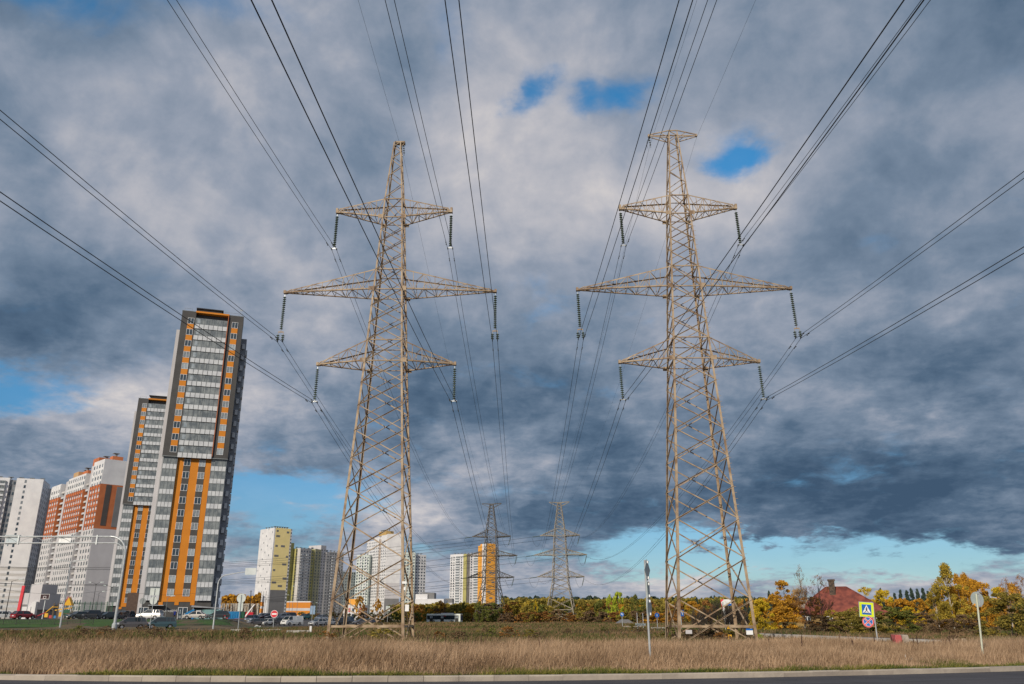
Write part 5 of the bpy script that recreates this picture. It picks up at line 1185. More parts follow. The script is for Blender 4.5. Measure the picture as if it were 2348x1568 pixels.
pole(573, 300, 1356, 'dark leaning pole beside the striped garage end', -.6, .16, BLACKP)
pole(2143, 118, 1366, 'weathered wooden pole among the birches on the right', .1, .12)

# ------------------------------------------------------------------ signs
def disc_mb(r, y0, y1, m=0, cx=0, cz=0, n=28):
    mb = MB(); mb.prism([(cx+r*math.cos(2*math.pi*k/n), cz+r*math.sin(2*math.pi*k/n)) for k in range(n)], y0, y1, m); return mb
# centre sign post seen from behind
X_, Y2 = ground(1492, 1537); root = empty('road_sign', (X_, Y2, 0), 0, 'near grey signpost carrying a diamond, a rectangle and a disc, all seen edge-on from behind', 'road sign', 'road signs seen from behind')
Zt = atY(1478, 1286, Y2)[2]; lean = atY(1478, 1286, Y2)[0]-X_
mb = MB(); mb.tube([(0, 0, 0), (lean, 0, Zt)], .038, 10); mb.lathe([(.04, 0), (.04, .03), (.01, .04)], 10, (lean, 0, Zt)); mb.build('post', GALV, root)
def zz(y): return atY(1480, y, Y2)[2]
def back_plate(shape, zc, h, lx, lab, sticker=None):
    mb = MB()
    if shape == 'diamond': mb.prism([(0, -h/2), (h/2, 0), (0, h/2), (-h/2, 0)], 0, .02, 0)
    elif shape == 'rect': mb.box(-h*.3, h*.3, 0, .02, -h/2, h/2)
    else: mb = disc_mb(h/2, 0, .02)
    o = mb.build('sign_plate', SIGNBACK, root, (lx+.09, .1, zc), (0, 0, R(66))); tag(o, lab)
    f = MB()
    if shape == 'diamond': f.prism([(0, -h/2+.02), (h/2-.02, 0), (0, h/2-.02), (-h/2+.02, 0)], .02, .024, 0)
    elif shape == 'rect': f.box(-h*.3+.01, h*.3-.01, .02, .024, -h/2+.01, h/2-.01)
    else: f = disc_mb(h/2-.01, .02, .024)
    f.build('sign_face', SIGNWHITE, o)
    for s_ in (-1, 1): c_ = MB(); c_.box(-.035, .035, -.05, 0, s_*h*.36-.04, s_*h*.36+.04); c_.build('clamp', SIGNWHITE, o)
    if sticker: c_ = disc_mb(.05, -.006, 0, 0, h*.15, h*.42, 16); c_.build('sticker', STICKER, o)
za, zb_ = zz(1281), zz(1331); back_plate('diamond', (za+zb_)/2, za-zb_, lean*.95, 'diamond seen nearly edge-on')
za, zb_ = zz(1333), zz(1371); back_plate('rect', (za+zb_)/2, za-zb_, lean*.75, 'rectangle with an orange sticker', True)
za, zb_ = zz(1372), zz(1413); back_plate('disc', (za+zb_)/2, za-zb_, lean*.6, 'round plate')
# right sign
X_, Y2 = ground(2255, 1521); root = empty('road_sign', (X_, Y2, 0), 0, 'grey signpost at the right with one round plate and an orange sticker, seen from behind', 'road sign', 'road signs seen from behind')
q = atY(2237.5, 1361, Y2); lean = q[0]-X_; mb = MB(); mb.tube([(0, 0, 0), (lean, 0, q[2])], .038, 10); mb.build('post', mat('cream_post', (.60, .62, .50), (.5, .52, .42), 3, .45, .2), root)
c_ = atY(2241, 1374, Y2); o = disc_mb(.30, 0, .02).build('sign_plate', SIGNBACK, root, (c_[0]-X_+.02, .07, c_[2]), (0, 0, R(13)))
f = disc_mb(.29, .02, .024); f.build('sign_face', SIGNWHITE, o); f = disc_mb(.045, -.006, 0, 0, -.17, -.2, 14); f.build('sticker', STICKER, o)
mb = MB()
for (a_, b2_, c2_, d2_) in ((-.03, .14, .2, .25), (.08, .14, -.22, .2), (-.03, .14, -.28, -.22)): mb.box(a_, b2_, -.03, -.002, c2_, d2_)
mb.build('bracket', GALV, o)
# crosswalk sign
Yc = 52.0; pf = atY(2013.5, 1483, Yc); pt = atY(2000, 1384.5, Yc)
root = empty('crosswalk_sign', (pf[0], Yc, 0), 0, 'yellow bordered pedestrian crossing sign with a no stopping disc below', 'road sign')
mb = MB(); lean = pt[0]-pf[0]; mb.tube([(lean*-.1, 0, 0), (lean, 0, pt[2])], .04, 10); mb.build('post', GALV, root)
c_ = atY(1985.3, 1397.3, Yc); cx, cz = c_[0]-pf[0], c_[2]; hs = .41
def P2(mb2, nm_, m_, rz=R(-6), loc=None): return mb2.build(nm_, m_, root, loc or (cx, -.05, cz), (0, R(4), rz))
mb = MB(); mb.box(-hs-.03, hs+.03, 0, .03, -hs-.03, hs+.03); brd = P2(mb, 'sign_board', GALV)
def on(mb2, nm_, m_): return mb2.build(nm_, m_, brd)
mb = MB(); mb.box(-hs, hs, -.006, 0, -hs, hs); on(mb, 'lime_border', LIME)
mb = MB(); mb.box(-hs*.67, hs*.67, -.012, -.006, -hs*.72, hs*.72); on(mb, 'blue_field', ROADBLUE)
mb = MB(); mb.prism([(-hs*.60, -hs*.48), (hs*.60, -hs*.48), (0, hs*.66)], -.018, -.012); on(mb, 'white_triangle', SIGNWHITE)
mb = MB()
def stroke(mb2, a_, b2_, w, y0=-.024, y1=-.018):
    a_ = Vector((a_[0], 0, a_[1])); b2_ = Vector((b2_[0], 0, b2_[1])); d = (b2_-a_).normalized(); n_ = Vector((-d.z, 0, d.x))*w/2
    mb2.prism([((a_-n_).x, (a_-n_).z), ((b2_-n_).x, (b2_-n_).z), ((b2_+n_).x, (b2_+n_).z), ((a_+n_).x, (a_+n_).z)][::1], y0, y1)
S_ = hs/.41
for a_, b2_, w in (((0, .10), (.0, -.04), .055), ((0, -.03), (-.06, -.11), .032), ((-.06, -.11), (-.13, -.165), .028), ((0, -.03), (.05, -.10), .032), ((.05, -.10), (.10, -.165), .028), ((.01, .09), (.06, .02), .02), ((-.01, .09), (-.06, .03), .02), ((-.06, .03), (-.04, -.02), .016)): stroke(mb, (a_[0]*S_, a_[1]*S_), (b2_[0]*S_, b2_[1]*S_), w*S_)
on(mb, 'walking_figure', BLACKP); on(disc_mb(.026, -.0245, -.018, 0, .005, .135, 12), 'figure_head', BLACKP)
mb = MB()
for k in range(4): stroke(mb, (-.19+k*.11, -.185), (-.13+k*.11, -.185), .022)
on(mb, 'zebra_bars', BLACKP)
c_ = atY(1989, 1425, Yc); cx2, cz2 = c_[0]-pf[0], c_[2]
dd = disc_mb(.33, 0, .02).build('no_stopping_disc', RED, root, (cx2, -.05, cz2), (0, R(3), R(-28)))
dw = disc_mb(.335, .003, .018).build('disc_rim', SIGNWHITE, dd); disc_mb(.265, -.004, 0).build('white_ring', SIGNWHITE, dd); disc_mb(.25, -.008, -.004).build('blue_field', ROADBLUE, dd)
mb = MB(); stroke(mb, (-.19, .19), (.19, -.19), .085, -.012, -.008); mb.build('white_bar', SIGNWHITE, dd); mb = MB(); stroke(mb, (-.19, -.19), (.19, .19), .085, -.0125, -.0085); mb.build('white_bar', SIGNWHITE, dd)
mb = MB(); stroke(mb, (-.2, .2), (.2, -.2), .05, -.016, -.012); mb.build('red_bar', RED, dd); mb = MB(); stroke(mb, (-.2, -.2), (.2, .2), .05, -.0165, -.0125); mb.build('red_bar', RED, dd)
mb = MB(); mb.bar((cx+.3, 0, cz+.42), (lean*.98, 0, cz+.44), .04); mb.bar((cx+.3, 0, cz-.42), (lean*.72, 0, cz-.42), .04); mb.bar((cx2+.05, .0, cz2+.3), (cx2+.05, 0, cz-.44), .05); mb.build('bracket', GALV, root)

def back_sign(ox, Y, ytop, lab, kinds_, post_m=GALV, yaw=0, group='small signs seen from behind'):
    X_ = hx(ox, Y); z = gzf(X_, Y); Ht = (1417-ytop)/1960*Y+1.7-z; root = empty('road_sign', (X_, Y, z), 0, lab, 'road sign', group)
    mb = MB(); mb.tube([(0, 0, 0), (0, 0, Ht)], .05, 8); mb.build('post', post_m, root)
    for (k_, zc, s_, m_) in kinds_:
        zc = Ht-zc
        if k_ == 'disc': o = disc_mb(s_, .06, .09)
        else: o = MB(); o.box(-s_[0]/2, s_[0]/2, .06, .09, -s_[1]/2, s_[1]/2)
        o.build('sign_plate', m_, root, (0, 0, zc), (0, 0, yaw))
    return root, Ht
PALEBACK = mat('pale_sign_back', (.55, .60, .58), (.47, .52, .5), 3, .5)
back_sign(548, 118, 1366, 'pale round sign back over a small rectangle beside the lamp with the long arm', [('disc', .45, .62, PALEBACK), ('rect', 1.6, (.7, 1.1), PALEBACK)])
back_sign(346, 124, 1352, 'white square over a round sign back behind the teal minivan', [('rect', .45, (1.35, 1.0), PALEBACK), ('disc', 1.7, .55, PALEBACK)])
back_sign(321, 140, 1374, 'grey round sign back beside the concrete stairs of the tower', [('disc', .4, .5, MULL)])
back_sign(715, 190, 1390, 'pale blue rectangular information sign left of the left pylon', [('rect', .9, (1.1, 1.8), mat('pale_blue_sign', (.25, .36, .50), (.2, .3, .42), 2))])
back_sign(888, 230, 1391, 'pale sign behind the bushes between the legs of the left pylon', [('rect', .6, (1.1, 1.3), PALEBACK)])
r0, Ht = back_sign(628, 135, 1399.5, 'round red no entry sign with a white bar in the car park', [], group=None)
o = disc_mb(.57, -.1, -.07).build('no_entry_disc', SIGNWHITE, r0, (0, 0, Ht-.58)); disc_mb(.52, -.104, -.1).build('red_disc', RED, o); mb = MB(); mb.box(-.38, .38, -.108, -.104, -.11, .11); mb.build('white_bar', SIGNWHITE, o)
r0, Ht = back_sign(1426, 150, 1404.5, 'blue round sign with a white left turn arrow in the open field', [], group=None)
o = disc_mb(.34, -.09, -.06).build('sign_disc', ROADBLUE, r0, (0, 0, Ht-.34)); mb = MB(); stroke(mb, (.13, -.18), (.13, .08), .07, -.096, -.09); stroke(mb, (.15, .08), (-.08, .08), .07, -.0965, -.0905); mb.prism([(-.24, .08), (-.06, -.05), (-.06, .21)], -.097, -.091); mb.build('arrow', SIGNWHITE, o)
r0, Ht = back_sign(1561, 120, 1399, 'blue and white crooked arrow sign behind the left leg of the right pylon', [], group=None)
mb = MB(); mb.box(-.42, .42, -.09, -.06, -.42, .42); o = mb.build('sign_board', ROADBLUE, r0, (0, 0, Ht-.42)); mb = MB(); stroke(mb, (-.2, .15), (.1, .2), .12, -.096, -.09); stroke(mb, (.1, .22), (.25, -.25), .12, -.0965, -.0905); stroke(mb, (-.3, -.3), (-.1, .0), .1, -.096, -.09); mb.build('arrow', SIGNWHITE, o)
r0, Ht = back_sign(1506, 118, 1405, 'small round blue sign hidden behind the left legs of the right pylon', [], group=None)
o = disc_mb(.32, -.09, -.06).build('sign_disc', ROADBLUE, r0, (0, 0, Ht-.34)); mb = MB(); stroke(mb, (0, -.15), (0, .15), .07, -.096, -.09); mb.build('arrow', SIGNWHITE, o)
# information board on two posts
Yb = 112; X_ = hx(1467, Yb); root = empty('information_board', (X_, Yb, 0), 0, 'wide pale board between two thin white posts in the field', 'sign board')
for s_ in (-1, 1): mb = MB(); mb.tube([(s_*.38, 0, 0), (s_*.38, 0, 2.35)], .035, 8); mb.build('post', SIGNWHITE, root)
mb = MB(); mb.box(-.68, .68, -.06, -.03, .78, 1.05); bd = mb.build('board', PALEBACK, root); mb = MB(); mb.box(-.5, .5, -.066, -.06, .86, .9); mb.box(-.45, .4, -.066, -.06, .94, .98); mb.build('text_lines', MULL, bd)
# torn red and white board and pale plate in the shrub behind the right pylon
X_ = hx(1660, 84); root = empty('traffic_board', (X_, 84, 0), R(-25), 'torn red and white board leaning in the bare shrub behind the right pylon', 'sign board'); root.scale = (.6, 1, 1)
mb = MB(); mb.quadbox([(-.25, 0, 2.5), (.2, 0, 2.7), (.2, .03, 2.7), (-.25, .03, 2.5), (-.4, 0, 3.4), (.05, 0, 3.5), (.05, .03, 3.5), (-.4, .03, 3.4)], 0); mb.quadbox([(0, -.01, 1.6), (.4, -.01, 1.6), (.4, .03, 1.6), (0, .03, 1.6), (-.15, -.01, 2.5), (.2, -.01, 2.68), (.2, .03, 2.68), (-.15, .03, 2.5)], 1); mb.build('board', [RED, SIGNWHITE], root)
mb = MB(); mb.quadbox([(-.1, -.01, 2.5), (.3, -.01, 2.9), (.3, .0, 2.9), (-.1, .0, 2.5), (-.3, -.01, 3.2), (.15, -.01, 3.4), (.15, 0, 3.4), (-.3, 0, 3.2)], 0); mb.build('white_stripe', SIGNWHITE, root); mb = MB(); mb.bar((.1, .05, 0), (.05, .05, 2.6), .06); mb.build('post', GALV, root)
X_ = hx(1672, 86); root = empty('road_sign', (X_, 86, 0), 0, 'pale blue and white plate in the bare shrub behind the right pylon', 'road sign')
mb = MB(); mb.box(-.45, .5, 0, .03, 2.9, 3.5); mb.build('sign_plate', SIGNWHITE, root); mb = MB(); mb.box(-.1, .5, -.006, 0, 2.9, 3.1); mb.build('blue_band', ROADBLUE, root); mb = MB(); mb.bar((0, .06, 0), (0, .06, 3.1), .06); mb.build('post', GALV, root)

# ------------------------------------------------------------------ blocks, posts and litter
for (ox, oy, w_, lab) in ((546, 1445, 1.9, 'leftmost pale kerb slab lying in the weeds'), (568, 1446, 1.9, 'pale kerb slab below the gap in the car park rows'), (606, 1445.5, 1.8, 'pale kerb slab left of the no entry signpost'), (634, 1444.5, 2.1, 'pale kerb slab right of the no entry signpost'), (675, 1448, 2.1, 'pale kerb slab below the white van'), (699, 1447.5, 2.1, 'pale kerb slab beside the short white post'),
                         (1448, 1437, 3.0, 'rusty pale kerb slab below the two post board'), (1508, 1440, 2.4, 'pale kerb slab left of the right pylon')):
    Y = 1.45/((oy-1417)/1960); X_ = hx(ox, Y); mb = MB(); mb.box(-w_*.4*Y/110, w_*.4*Y/110, -.2, .2, 0, .34)
    o = mb.build('kerb_slab', CONC, None, (X_, Y, .12), (0, 0, R(random.uniform(-8, 8))), bevel=.04); tag(o, lab, 'concrete slab', 'pale kerb slabs in the weeds')
def short_post(ox, ytop, Y, lab, w=.2, band=False):
    X_ = hx(ox, Y); Ht = 1.7-(ytop-1417)/1960*Y; root = empty('marker_post', (X_, Y, 0), R(5), lab, 'post', 'short white marker posts')
    mb = MB(); mb.box(-w/2, w/2, -w/2, w/2, 0, Ht); mb.build('post', WHITE, root, bevel=.02)
    if band: mb = MB(); mb.box(-w/2-.004, w/2+.004, -w/2-.004, w/2+.004, Ht-.35, Ht-.12); mb.build('band', BLACKP, root)
short_post(714, 1434, 88, 'short white post standing in the weeds left of the left pylon', .22)
short_post(1980.5, 1466, 56, 'short white post just left of the crossing sign', .2); short_post(2270.5, 1476.5, 46, 'short pale post just right of the round sign on the right', .2, True)
for k, (ox, m_, lab) in enumerate(((2047, mat('faded_red_plastic', (.50, .10, .10), (.42, .12, .11), 3, .6), 'faded red plastic road barrier beside the side road'), (2063, mat('grimy_white_plastic', (.42, .36, .30), (.26, .22, .18), 3, .7), 'grimy white plastic road barrier next to the red one'))):
    Y = 50.5; X_ = hx(ox, Y); root = empty('road_barrier', (X_, Y, .1), R(-8), lab, 'road barrier', 'plastic road barriers'); mb = MB()
    mb.prism([(-.2, 0), (.2, 0), (.17, .35), (.2, .42), (.15, .68), (-.15, .68), (-.2, .42), (-.17, .35)], -.5, .5); mb.build('body', m_, root, (0, 0, 0), (0, 0, 0), bevel=.03)
    for j in (-1, 1): mb = MB(); mb.box(-.215, .215, j*.3-.05, j*.3+.05, .36, .41); mb.build('rib', m_, root)
Y = 49; X_ = hx(2190, Y); mb = MB(); mb.quadbox([(-.5, -.35, 0), (.55, -.35, 0), (.55, .35, 0), (-.5, .35, 0), (-.45, -.3, .55), (.3, -.28, .58), (.3, .3, .56), (-.45, .3, .5)])
tag(mb.build('concrete_block', mat('sandy_concrete', (.50, .40, .28), (.36, .28, .2), 3, .9, bump=.5, detail=9), None, (X_, Y, .05), (0, 0, R(-6)), bevel=.09), 'large sandy concrete block lying beside the side road', 'concrete block')
X_ = hx(1967, 60); mb = MB(); mb.quadbox([(-.5, -.3, 0), (.5, -.3, 0), (.4, .3, 0), (-.4, .3, 0), (-.3, -.2, .22), (.2, -.2, .28), (.2, .2, .25), (-.3, .2, .2)])
tag(mb.build('boulder', mat('sandy_concrete', (.5, .4, .28)), None, (X_, 66, .1), bevel=.06), 'low pale boulder on the verge beyond the side road', 'stone')
def litter(ox, oy, s_, m_, lab, seed):
    X_, Y2 = ground(ox, oy); r2 = np.random.default_rng(seed); n = 7; V = []; F = []
    for i_ in range(n):
        for j in range(n): V.append(((i_/(n-1)-.5)*s_+r2.normal(0, .02), (j/(n-1)-.5)*s_*.7+r2.normal(0, .02), abs(r2.normal(0, s_*.28))*(1-abs(i_/(n-1)-.5))))
    for i_ in range(n-1):
        for j in range(n-1): F.append((i_*n+j, (i_+1)*n+j, (i_+1)*n+j+1, i_*n+j+1))
    me = bpy.data.meshes.new('plastic_bag'); me.from_pydata(V, [], F); me.materials.append(m_); o = link('plastic_bag', me, None, (X_, Y2, .17)); so_ = o.modifiers.new('th', 'SOLIDIFY'); so_.thickness = .004
    tag(o, lab, 'litter', 'litter on the verge')
litter(1737, 1522, .42, SIGNWHITE, 'crumpled white plastic bag in the dry grass before the right pylon', 1); litter(1715, 1534, .26, mat('pale_green_plastic', (.5, .68, .6)), 'small pale plastic scrap at the kerb near the right pylon', 2)
litter(1923, 1531, .2, mat('green_plastic', (.12, .45, .32)), 'small green plastic scrap behind the kerb', 3); litter(2083, 1527, .38, SIGNWHITE, 'white scrap on the verge left of the right signpost', 4); litter(590, 1440, .9, SIGNWHITE, 'white bag at the foot of the round sign back', 5)
Y = 128; X_ = hx(2010, 62)

# ------------------------------------------------------------------ trees
FOL = {
 'yellow': mat('yellow_foliage', (.80, .60, .03), (.42, .31, .02), .6, .8, island=.35, trans=.3, c3=(.62, .45, .03)),
 'gold': mat('gold_foliage', (.75, .40, .03), (.34, .18, .02), .6, .8, island=.35, trans=.3, c3=(.55, .29, .025)),
 'rust': mat('rust_foliage', (.46, .22, .05), (.19, .095, .03), .6, .85, island=.35, trans=.25, c3=(.32, .15, .035)),
 'olive': mat('olive_foliage', (.44, .33, .055), (.16, .14, .028), .6, .85, island=.35, trans=.25, c3=(.29, .23, .04)),
 'green': mat('green_foliage', (.24, .24, .045), (.09, .11, .022), .6, .85, island=.35, trans=.25, c3=(.16, .17, .032)),
 'amber': mat('amber_olive_foliage', (.62, .45, .05), (.24, .19, .03), .6, .8, island=.35, trans=.3, c3=(.42, .31, .04)),
 'lime': mat('lime_foliage', (.60, .66, .06), (.28, .34, .03), .6, .8, island=.35, trans=.3),
 'brown': mat('brown_foliage', (.28, .18, .09), (.13, .085, .045), .6, .9, island=.35, trans=.2, c3=(.20, .125, .065)),
 'spruce': mat('spruce_needles', (.045, .075, .05), (.018, .034, .028), 1.0, .9, island=.4)}
CROWNS = {}
def crown(shape, col, var, n=2600, leaf=.05):
    n = int(n*1.5); key = (shape, col, var, n)
    if key in CROWNS: return CROWNS[key]
    r = np.random.default_rng(abs(hash((shape, var))) % 10000 if 0 else sum(map(ord, shape))*7+var*131)
    # unit crown: height 1 (z 0..1), radius .5 ; leaf clumps gathered round boughs
    nb = {'round': 60, 'tall': 70, 'spire': 70, 'bush': 60, 'conifer': 90}[shape]
    B = []
    while len(B) < nb:
        z = r.random(); a = r.random()*6.283
        if shape == 'conifer': rad = .5*(1-z)**.9*(.55+.45*r.random()); z = .06+.93*z
        else:
            prof = {'round': math.sqrt(max(0, 1-(2*z-1)**2))*.5*(1 if z > .3 else .9), 'tall': .5*math.sin(math.pi*min(1, z*.86+.14))**.7, 'spire': .5*(math.sin(math.pi*min(1, z*.75+.25))**1.3), 'bush': .5*math.sqrt(max(0, 1-z*z))}[shape]
            rad = prof*(.25+.75*r.random()**.5)*(1+.22*math.sin(3*a+var)+.12*math.sin(5*a+2*var+z*6))
        B.append((rad*math.cos(a), rad*math.sin(a), z, r.uniform(.05, .12)))
    B = np.array(B); k = r.integers(0, nb, n); off = r.normal(0, 1, (n, 3)); off /= np.linalg.norm(off, axis=1)[:, None]; off *= (r.random(n)**.45)[:, None]
    C = B[k, :3]+off*B[k, 3:4]*np.array([1.15, 1.15, .75 if shape != 'conifer' else .35]); C[:, 2] = np.clip(C[:, 2], .0, 1.05)
    a = r.normal(0, 1, (n, 3)); a /= np.linalg.norm(a, axis=1)[:, None]; b_ = np.cross(a, r.normal(0, 1, (n, 3))); b_ /= np.linalg.norm(b_, axis=1)[:, None]
    s_ = (leaf*1.55*r.uniform(.4, 1.0, n))[:, None]*.5; a *= s_; b_ *= s_*.7
    V = np.stack([C-a, C-b_*.9, C+a, C+b_], 1).reshape(-1, 3); i = np.arange(n)*4
    CROWNS[key] = npmesh('crown', V, np.stack([i, i+1, i+2, i+3], 1), None, FOL[col]); return CROWNS[key]
def branches(seed, depth=5, spread=.5, up=.6, r0=.03):
    rr = random.Random(seed); mb = MB()
    def grow(p, d, l, r, k):
        q = p+d*l; mid = p.lerp(q, .5)+Vector((rr.uniform(-1, 1), rr.uniform(-1, 1), 0))*l*.05
        mb.tube([p, mid, q], [r, r*.85, r*.68], 4 if k > 1 else 3, cap=False)
        if k == 0: return
        for _ in range(3 if k > 2 else 3):
            nd = (d*up+Vector((rr.gauss(0, spread), rr.gauss(0, spread), rr.gauss(.1, spread*.5)))).normalized(); grow(p.lerp(q, rr.uniform(.45, 1)), nd, l*rr.uniform(.6, .8), r*.58, k-1)
        grow(q, (d+Vector((rr.gauss(0, .12), rr.gauss(0, .12), .05))).normalized(), l*.78, r*.68, k-1)
    grow(Vector((0, 0, 0)), Vector((0, 0, 1)), .3, r0, depth); return mb
BR = {}
def branch_mesh(seed, m_, depth=4, spread=.5, up=.8, r0=.02):
    key = (seed, m_.name, depth, spread)
    if key not in BR: BR[key] = branches(seed, depth, spread, up, r0).mesh('branches', m_)
    return BR[key]
def trunk_mesh(m_):
    key = ('t', m_.name)
    if key not in BR:
        mb = MB(); mb.tube([(0, 0, -.02), (.01, 0, .3), (-.005, .01, .65), (0, 0, .95)], [.022, .017, .011, .003], 6)
        rr = random.Random(4)
        for k in range(12):
            z = rr.uniform(.25, .85); t = rr.uniform(0, 6.28); l = .22*(1-z*.6); mb.tube([(0, 0, z), (l*math.cos(t), l*math.sin(t), z+l*.7)], [.007, .002], 4)
        BR[key] = mb.mesh('trunk', m_)
    return BR[key]
TN = [0]
def tree(ox, Y, ytop, wpx, shape, col, label, group=None, bark=BARK, n=2600, leaf=.055, zb=.1, name=None, cat=None, bare=None, bc=None, thin=1.0):
    X_ = hx(ox, Y); z = gzf(X_, Y); Ht = (1417-ytop)/1960*Y+1.7-z; w_ = wpx/1960*Y; TN[0] += 1; v = TN[0] % 5
    nm_ = name or ('bush' if shape == 'bush' else 'spruce_tree' if shape == 'conifer' else 'autumn_tree')
    root = empty(nm_, (X_, Y, z), random.uniform(0, 6.28), label, cat or ('bush' if shape == 'bush' else 'tree'), group)
    if shape != 'bush':
        o = link('trunk', trunk_mesh(bark), root); o.scale = (Ht*.5, Ht*.5, Ht)
    else:
        o = link('stems', branch_mesh(TN[0] % 3, BARK, 3, .6, .6, .012), root); o.scale = (w_*.8, w_*.8, Ht*.9)
    if col:
        zb_ = zb*Ht if shape != 'bush' else 0; me = crown(shape, col, v, n, leaf); o = link('crown', me, root, (0, 0, zb_)); o.scale = (w_, w_, Ht-zb_)
    if bare:
        o = link('branches', branch_mesh(bare, bc or bark, 5, .42, 1.0, .011), root); o.scale = (Ht*.62, Ht*.62, Ht*.82)
    return root
GR = 'autumn trees and bushes on the right'
tree(1745, 110, 1377, 62, 'bush', 'yellow', 'bright yellow rounded bush right of the right pylon', n=4200, leaf=.05)
tree(1697, 118, 1398, 50, 'bush', 'brown', 'brown leafless looking bush just right of the right pylon leg', n=2500)
tree(1803, 130, 1338, 78, 'round', 'gold', 'broad orange tree between the yellow bush and the white birch', n=4200, zb=.18, leaf=.045)
tree(1795, 118, 1392, 80, 'bush', 'gold', 'low orange bush under the broad orange tree', n=3000)
tree(1843, 112, 1297, 30, 'tall', 'rust', 'tall thin half bare birch left of the red roofed house', bark=BIRCHBARK, n=500, zb=.25, bare=2, bc=BIRCHBARK, leaf=.03)
tree(1858, 108, 1372, 85, 'round', 'rust', 'rusty brown oak covering the left side of the red roofed house', n=2600, zb=.15, bare=5, leaf=.035)
tree(1884, 106, 1322, 60, 'tall', 'rust', 'nearly bare dark tree in front of the red roof', n=420, zb=.3, bare=3, leaf=.03)
tree(1990, 190, 1353, 60, 'round', 'yellow', 'yellow tree behind the right slope of the red roof', n=3400, leaf=.045); tree(2028, 185, 1358, 52, 'round', 'yellow', 'yellow round tree right of the red roofed house', n=3400, leaf=.045)
tree(1962, 200, 1366, 40, 'round', 'gold', 'small golden tree just above the right slope of the red roof', n=2400)
tree(2068, 150, 1376, 60, 'round', 'gold', 'orange tree right of the crossing sign', n=3000); tree(2108, 150, 1377, 55, 'round', 'gold', 'orange tree before the dark spruces', n=3000)
tree(2085, 120, 1392, 60, 'bush', 'yellow', 'yellow shrub right of the crossing sign', n=3000)
tree(1942, 92, 1403, 90, 'bush', 'olive', 'dark olive bush in front of the red roofed house', n=4200, leaf=.04); tree(1990, 88, 1402, 95, 'bush', 'olive', 'olive bush behind the crossing sign', n=4200, leaf=.04)
tree(2050, 90, 1393, 105, 'bush', 'green', 'large green bush right of the crossing sign', n=4600, leaf=.04); tree(2112, 95, 1405, 80, 'bush', 'brown', 'brown bush left of the wooden pole', n=3000, leaf=.04)
tree(1880, 96, 1412, 85, 'bush', 'brown', 'low brown thicket under the bare trees by the house', n=3000)
tree(2150, 105, 1345, 50, 'spire', 'amber', 'narrow olive birch beside the wooden pole', bark=BIRCHBARK, n=2200, zb=.2, leaf=.035)
tree(2184, 104, 1301, 84, 'spire', 'amber', 'tallest olive yellow birch on the right', bark=BIRCHBARK, n=5200, zb=.15, leaf=.03); tree(2207, 108, 1322, 60, 'spire', 'gold', 'golden birch right of the tallest olive birch', bark=BIRCHBARK, n=3600, zb=.15, leaf=.035)
tree(2226, 112, 1318, 58, 'spire', 'gold', 'bright golden birch above the round sign back', bark=BIRCHBARK, n=3800, zb=.12, leaf=.035); tree(2168, 112, 1360, 60, 'round', 'gold', 'lower golden tree at the foot of the birches', n=3200, zb=.1)
tree(2240, 120, 1336, 60, 'round', 'gold', 'golden tree filling the gap behind the round sign back', n=4000, zb=.05); tree(2200, 122, 1352, 80, 'round', 'amber', 'broad yellow olive tree between the birch trunks', n=4600, zb=.02); tree(2148, 125, 1372, 60, 'round', 'gold', 'low golden tree left of the birches', n=3600, zb=.02); tree(2330, 122, 1345, 60, 'round', 'gold', 'orange tree behind the pinkish birches', n=3600, zb=.02)
tree(2262, 118, 1343, 66, 'round', 'gold', 'orange tree right of the round sign back', n=4000, leaf=.04); tree(2298, 125, 1352, 52, 'round', 'yellow', 'yellow orange tree near the right edge', n=3400)
tree(2318, 110, 1326, 40, 'tall', 'rust', 'tall pinkish half bare birch near the right edge', bark=BIRCHBARK, n=900, zb=.25, bare=4, bc=BIRCHBARK, leaf=.03); tree(2352, 112, 1322, 46, 'tall', 'rust', 'pinkish half bare birch cut by the right edge', bark=BIRCHBARK, n=1100, zb=.25, bare=2, bc=BIRCHBARK, leaf=.03)
tree(2315, 74, 1362, 150, 'bush', 'olive', 'big olive bush filling the right edge', n=7500, leaf=.03); tree(2395, 76, 1362, 120, 'bush', 'green', 'dark bush beyond the right edge of the olive bush', n=4200, leaf=.035)
tree(2215, 88, 1410, 90, 'bush', 'brown', 'brown undergrowth below the birches', n=3200, leaf=.04); tree(2165, 84, 1420, 70, 'bush', 'brown', 'low brown weeds bush beside the wooden pole', n=2400, leaf=.045)
for k, (ox, Y, yt, w_) in enumerate(((1722, 260, 1361, 16), (1733, 262, 1372, 12), (1768, 255, 1358, 15), (1776, 250, 1363, 13), (2058, 230, 1362, 15), (2072, 232, 1353, 16), (2087, 228, 1357, 18), (2098, 228, 1352, 17), (2112, 226, 1354, 18), (2125, 228, 1351, 18), (2137, 230, 1356, 17), (2027, 240, 1352, 14), (1562+148, 265, 1376, 12), (1545, 330, 1373, 12), (1600, 330, 1372, 12))):
    tree(ox, Y, yt, w_*1.5, 'conifer', 'spruce', 'dark spruce rising behind the autumn trees', 'dark spruces behind the autumn trees', n=1500, zb=.02, leaf=.07)
rq = random.Random(77)
